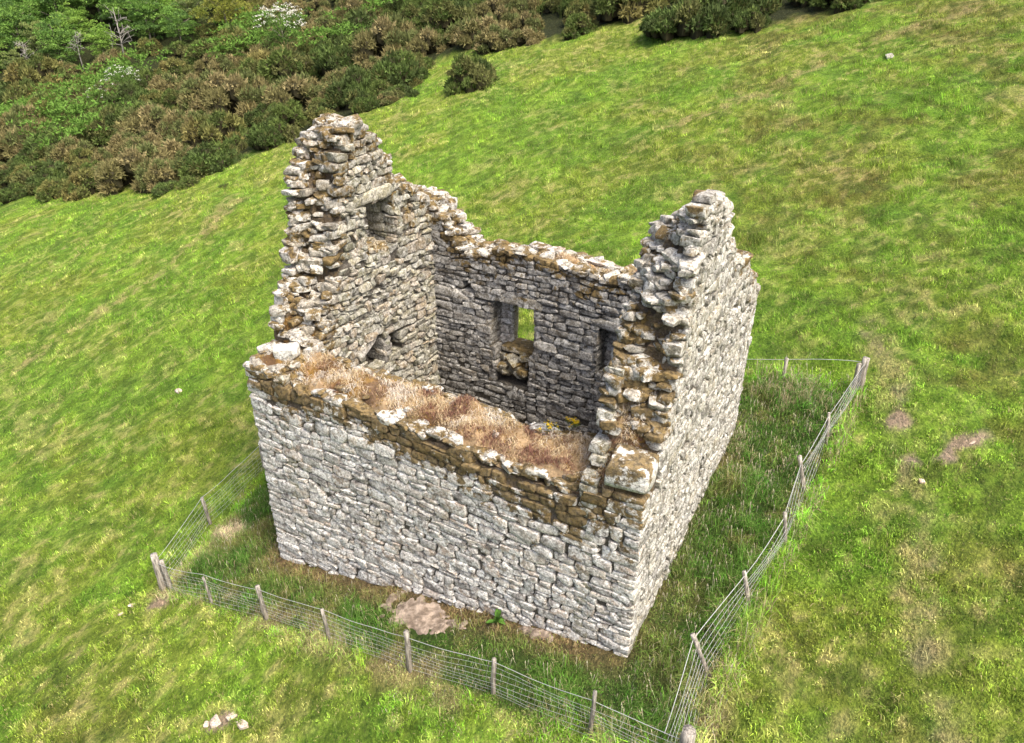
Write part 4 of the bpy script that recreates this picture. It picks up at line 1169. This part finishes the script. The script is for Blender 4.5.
# pale willow, hawthorns in flower, dead trees
t, c = tree_meshes(950, 5.5, 3.4, TONES['w'], 90); td, cd = bake(t, 'trunk', M_BARK), bake(c, 'crown', M_LEAF)
place_tree('willow_tree', td, cd, *tog(228, 34), 1.15, .3, 'yellow green bushy willow standing where the gorse meets the wood', None)
def hawthorn(px, py, seed, sc, fl, label):
    t, c = tree_meshes(seed, 4.2, 2.2, TONES['h'], 60); r = np.random.default_rng(seed)
    d = r.normal(size=(fl, 3)); d /= np.linalg.norm(d, axis=1)[:, None]; d[:, 2] = np.abs(d[:, 2])
    C = d * np.array([2.1, 2.1, 1.6]) * r.uniform(.8, 1.1, (fl, 1)) + [0, 0, 2.6]
    root = place_tree('hawthorn_bush', bake(t, 'trunk', M_BARK), bake(c, 'crown', M_LEAF), *tog(px, py), sc, 1.0, label, 'hawthorns in flower', cat='bush')
    V, F, Cc = sprigs(C, np.full(fl, .16), 9, r, .10, .045, lambda dd, k: np.array((.78, .77, .66)) * r.uniform(.8, 1.05, (k, 1)))
    o = mesh_obj('blossom', V, F, M_LEAF, root, {'col': Cc}); o['kind'] = 'stuff'
hawthorn(286, 60, 961, 1.3, 100, 'hawthorn with white blossom standing near the yellow green willow')
hawthorn(128, 104, 962, .95, 50, 'hawthorn dotted with white blossom in the middle of the gorse slope')
hawthorn(104, 112, 963, .7, 26, 'smaller hawthorn with sparse white blossom beside the larger one')
for k, (px, py, h, lab) in enumerate(((125, 62, 6.2, 'tall bare silver dead tree standing at the gorse edge in front of the wood'), (33, 84, 5.0, 'grey dead tree half sunk among the dark crowns'),
                                      (84, 70, 4.5, 'leaning dead tree with bare grey twigs below the wood'), (155, 36, 5.5, 'slim bare dead tree beside the mid green crowns'), (193, 22, 6.0, 'pale bare trunk rising beside the yellow green willow'))):
    t, b = dead_meshes(970 + k, h)
    place_tree('dead_tree', bake(t, 'trunk', M_BARK), bake(b, 'branches', M_BARK), *tog(px, py), 1.0, k * 1.3, lab, 'dead trees at the wood edge', 'branches')

# bracken
def bracken():
    r = np.random.default_rng(66); mb = MB()
    for (px, py, rx, ry, n) in ((112, 92, 7, 5, 420), (35, 128, 6, 4.5, 380), (20, 135, 5, 4, 300), (255, 58, 6, 4, 300), (75, 135, 5, 4, 240), (250, 40, 4, 3, 200), (330, 55, 4, 3, 120), (90, 150, 4, 3, 160), (585, 6, 5, 3, 160), (380, 25, 5, 3, 150)):
        cx, cy = tog(px, py)
        x = cx + r.normal(0, rx * .45, n); y = cy + r.normal(0, ry * .45, n); z = ground_h(x, y)
        x, y, z = x[::3], y[::3], z[::3]; n = len(x); k = r.uniform(1.6, 2.7, n)
        C = np.stack([x, y, z + k], 1)
        V, F, Cc = sprigs(C, np.full(n, .5), 16, r, .38, .10, lambda d, m: np.array((.115, .215, .035)) * r.uniform(.7, 1.3, (m, 1)), .5)
        mb.add(V, F, col=Cc)
        S = np.stack([x, y, z], 1); sv = np.stack([S - [.03, 0, 0], S + [.03, 0, 0], C], 1).reshape(-1, 3)
        mb.add(sv, [np.arange(len(sv)).reshape(-1, 3)], col=np.array((.09, .12, .03)))
    tag(mb.build('bracken', M_LEAF), 'fresh bright green bracken showing between the gorse bushes', 'bracken', kind='stuff')
bracken()

# yellow stonecrop on the wall head
def flowers(u, v, z, label, seed, n=16):
    r = np.random.default_rng(seed); x, y = to_xy(u, v); root = empty('stonecrop', (float(x), float(y), z)); tag(root, label, 'flower', 'yellow flowers on the wall head')
    C = r.normal(0, .07, (n, 3)) * [1, 1, .3] + [0, 0, .12]
    V, F, Cc = sprigs(C, np.full(n, .012), 6, r, .035, .014, lambda d, k: np.array((.62, .44, .02)) * r.uniform(.8, 1.1, (k, 1)))
    mesh_obj('petals', V, F, M_LEAF, root, {'col': Cc})['kind'] = 'stuff'
    V, F, Cc = sprigs(C * [1, 1, .5], np.full(n, .02), 6, r, .05, .01, lambda d, k: np.array((.10, .13, .03)) * r.uniform(.8, 1.1, (k, 1)))
    mesh_obj('leaves', V, F, M_LEAF, root, {'col': Cc})['kind'] = 'stuff'
flowers(7.35, 1.05, 5.50, 'clump of yellow stonecrop on the turf of the low wall by its inner edge', 1)
flowers(7.75, 1.35, 5.52, 'yellow stonecrop clump on the low wall nearest the broken pinnacle', 2, 22)
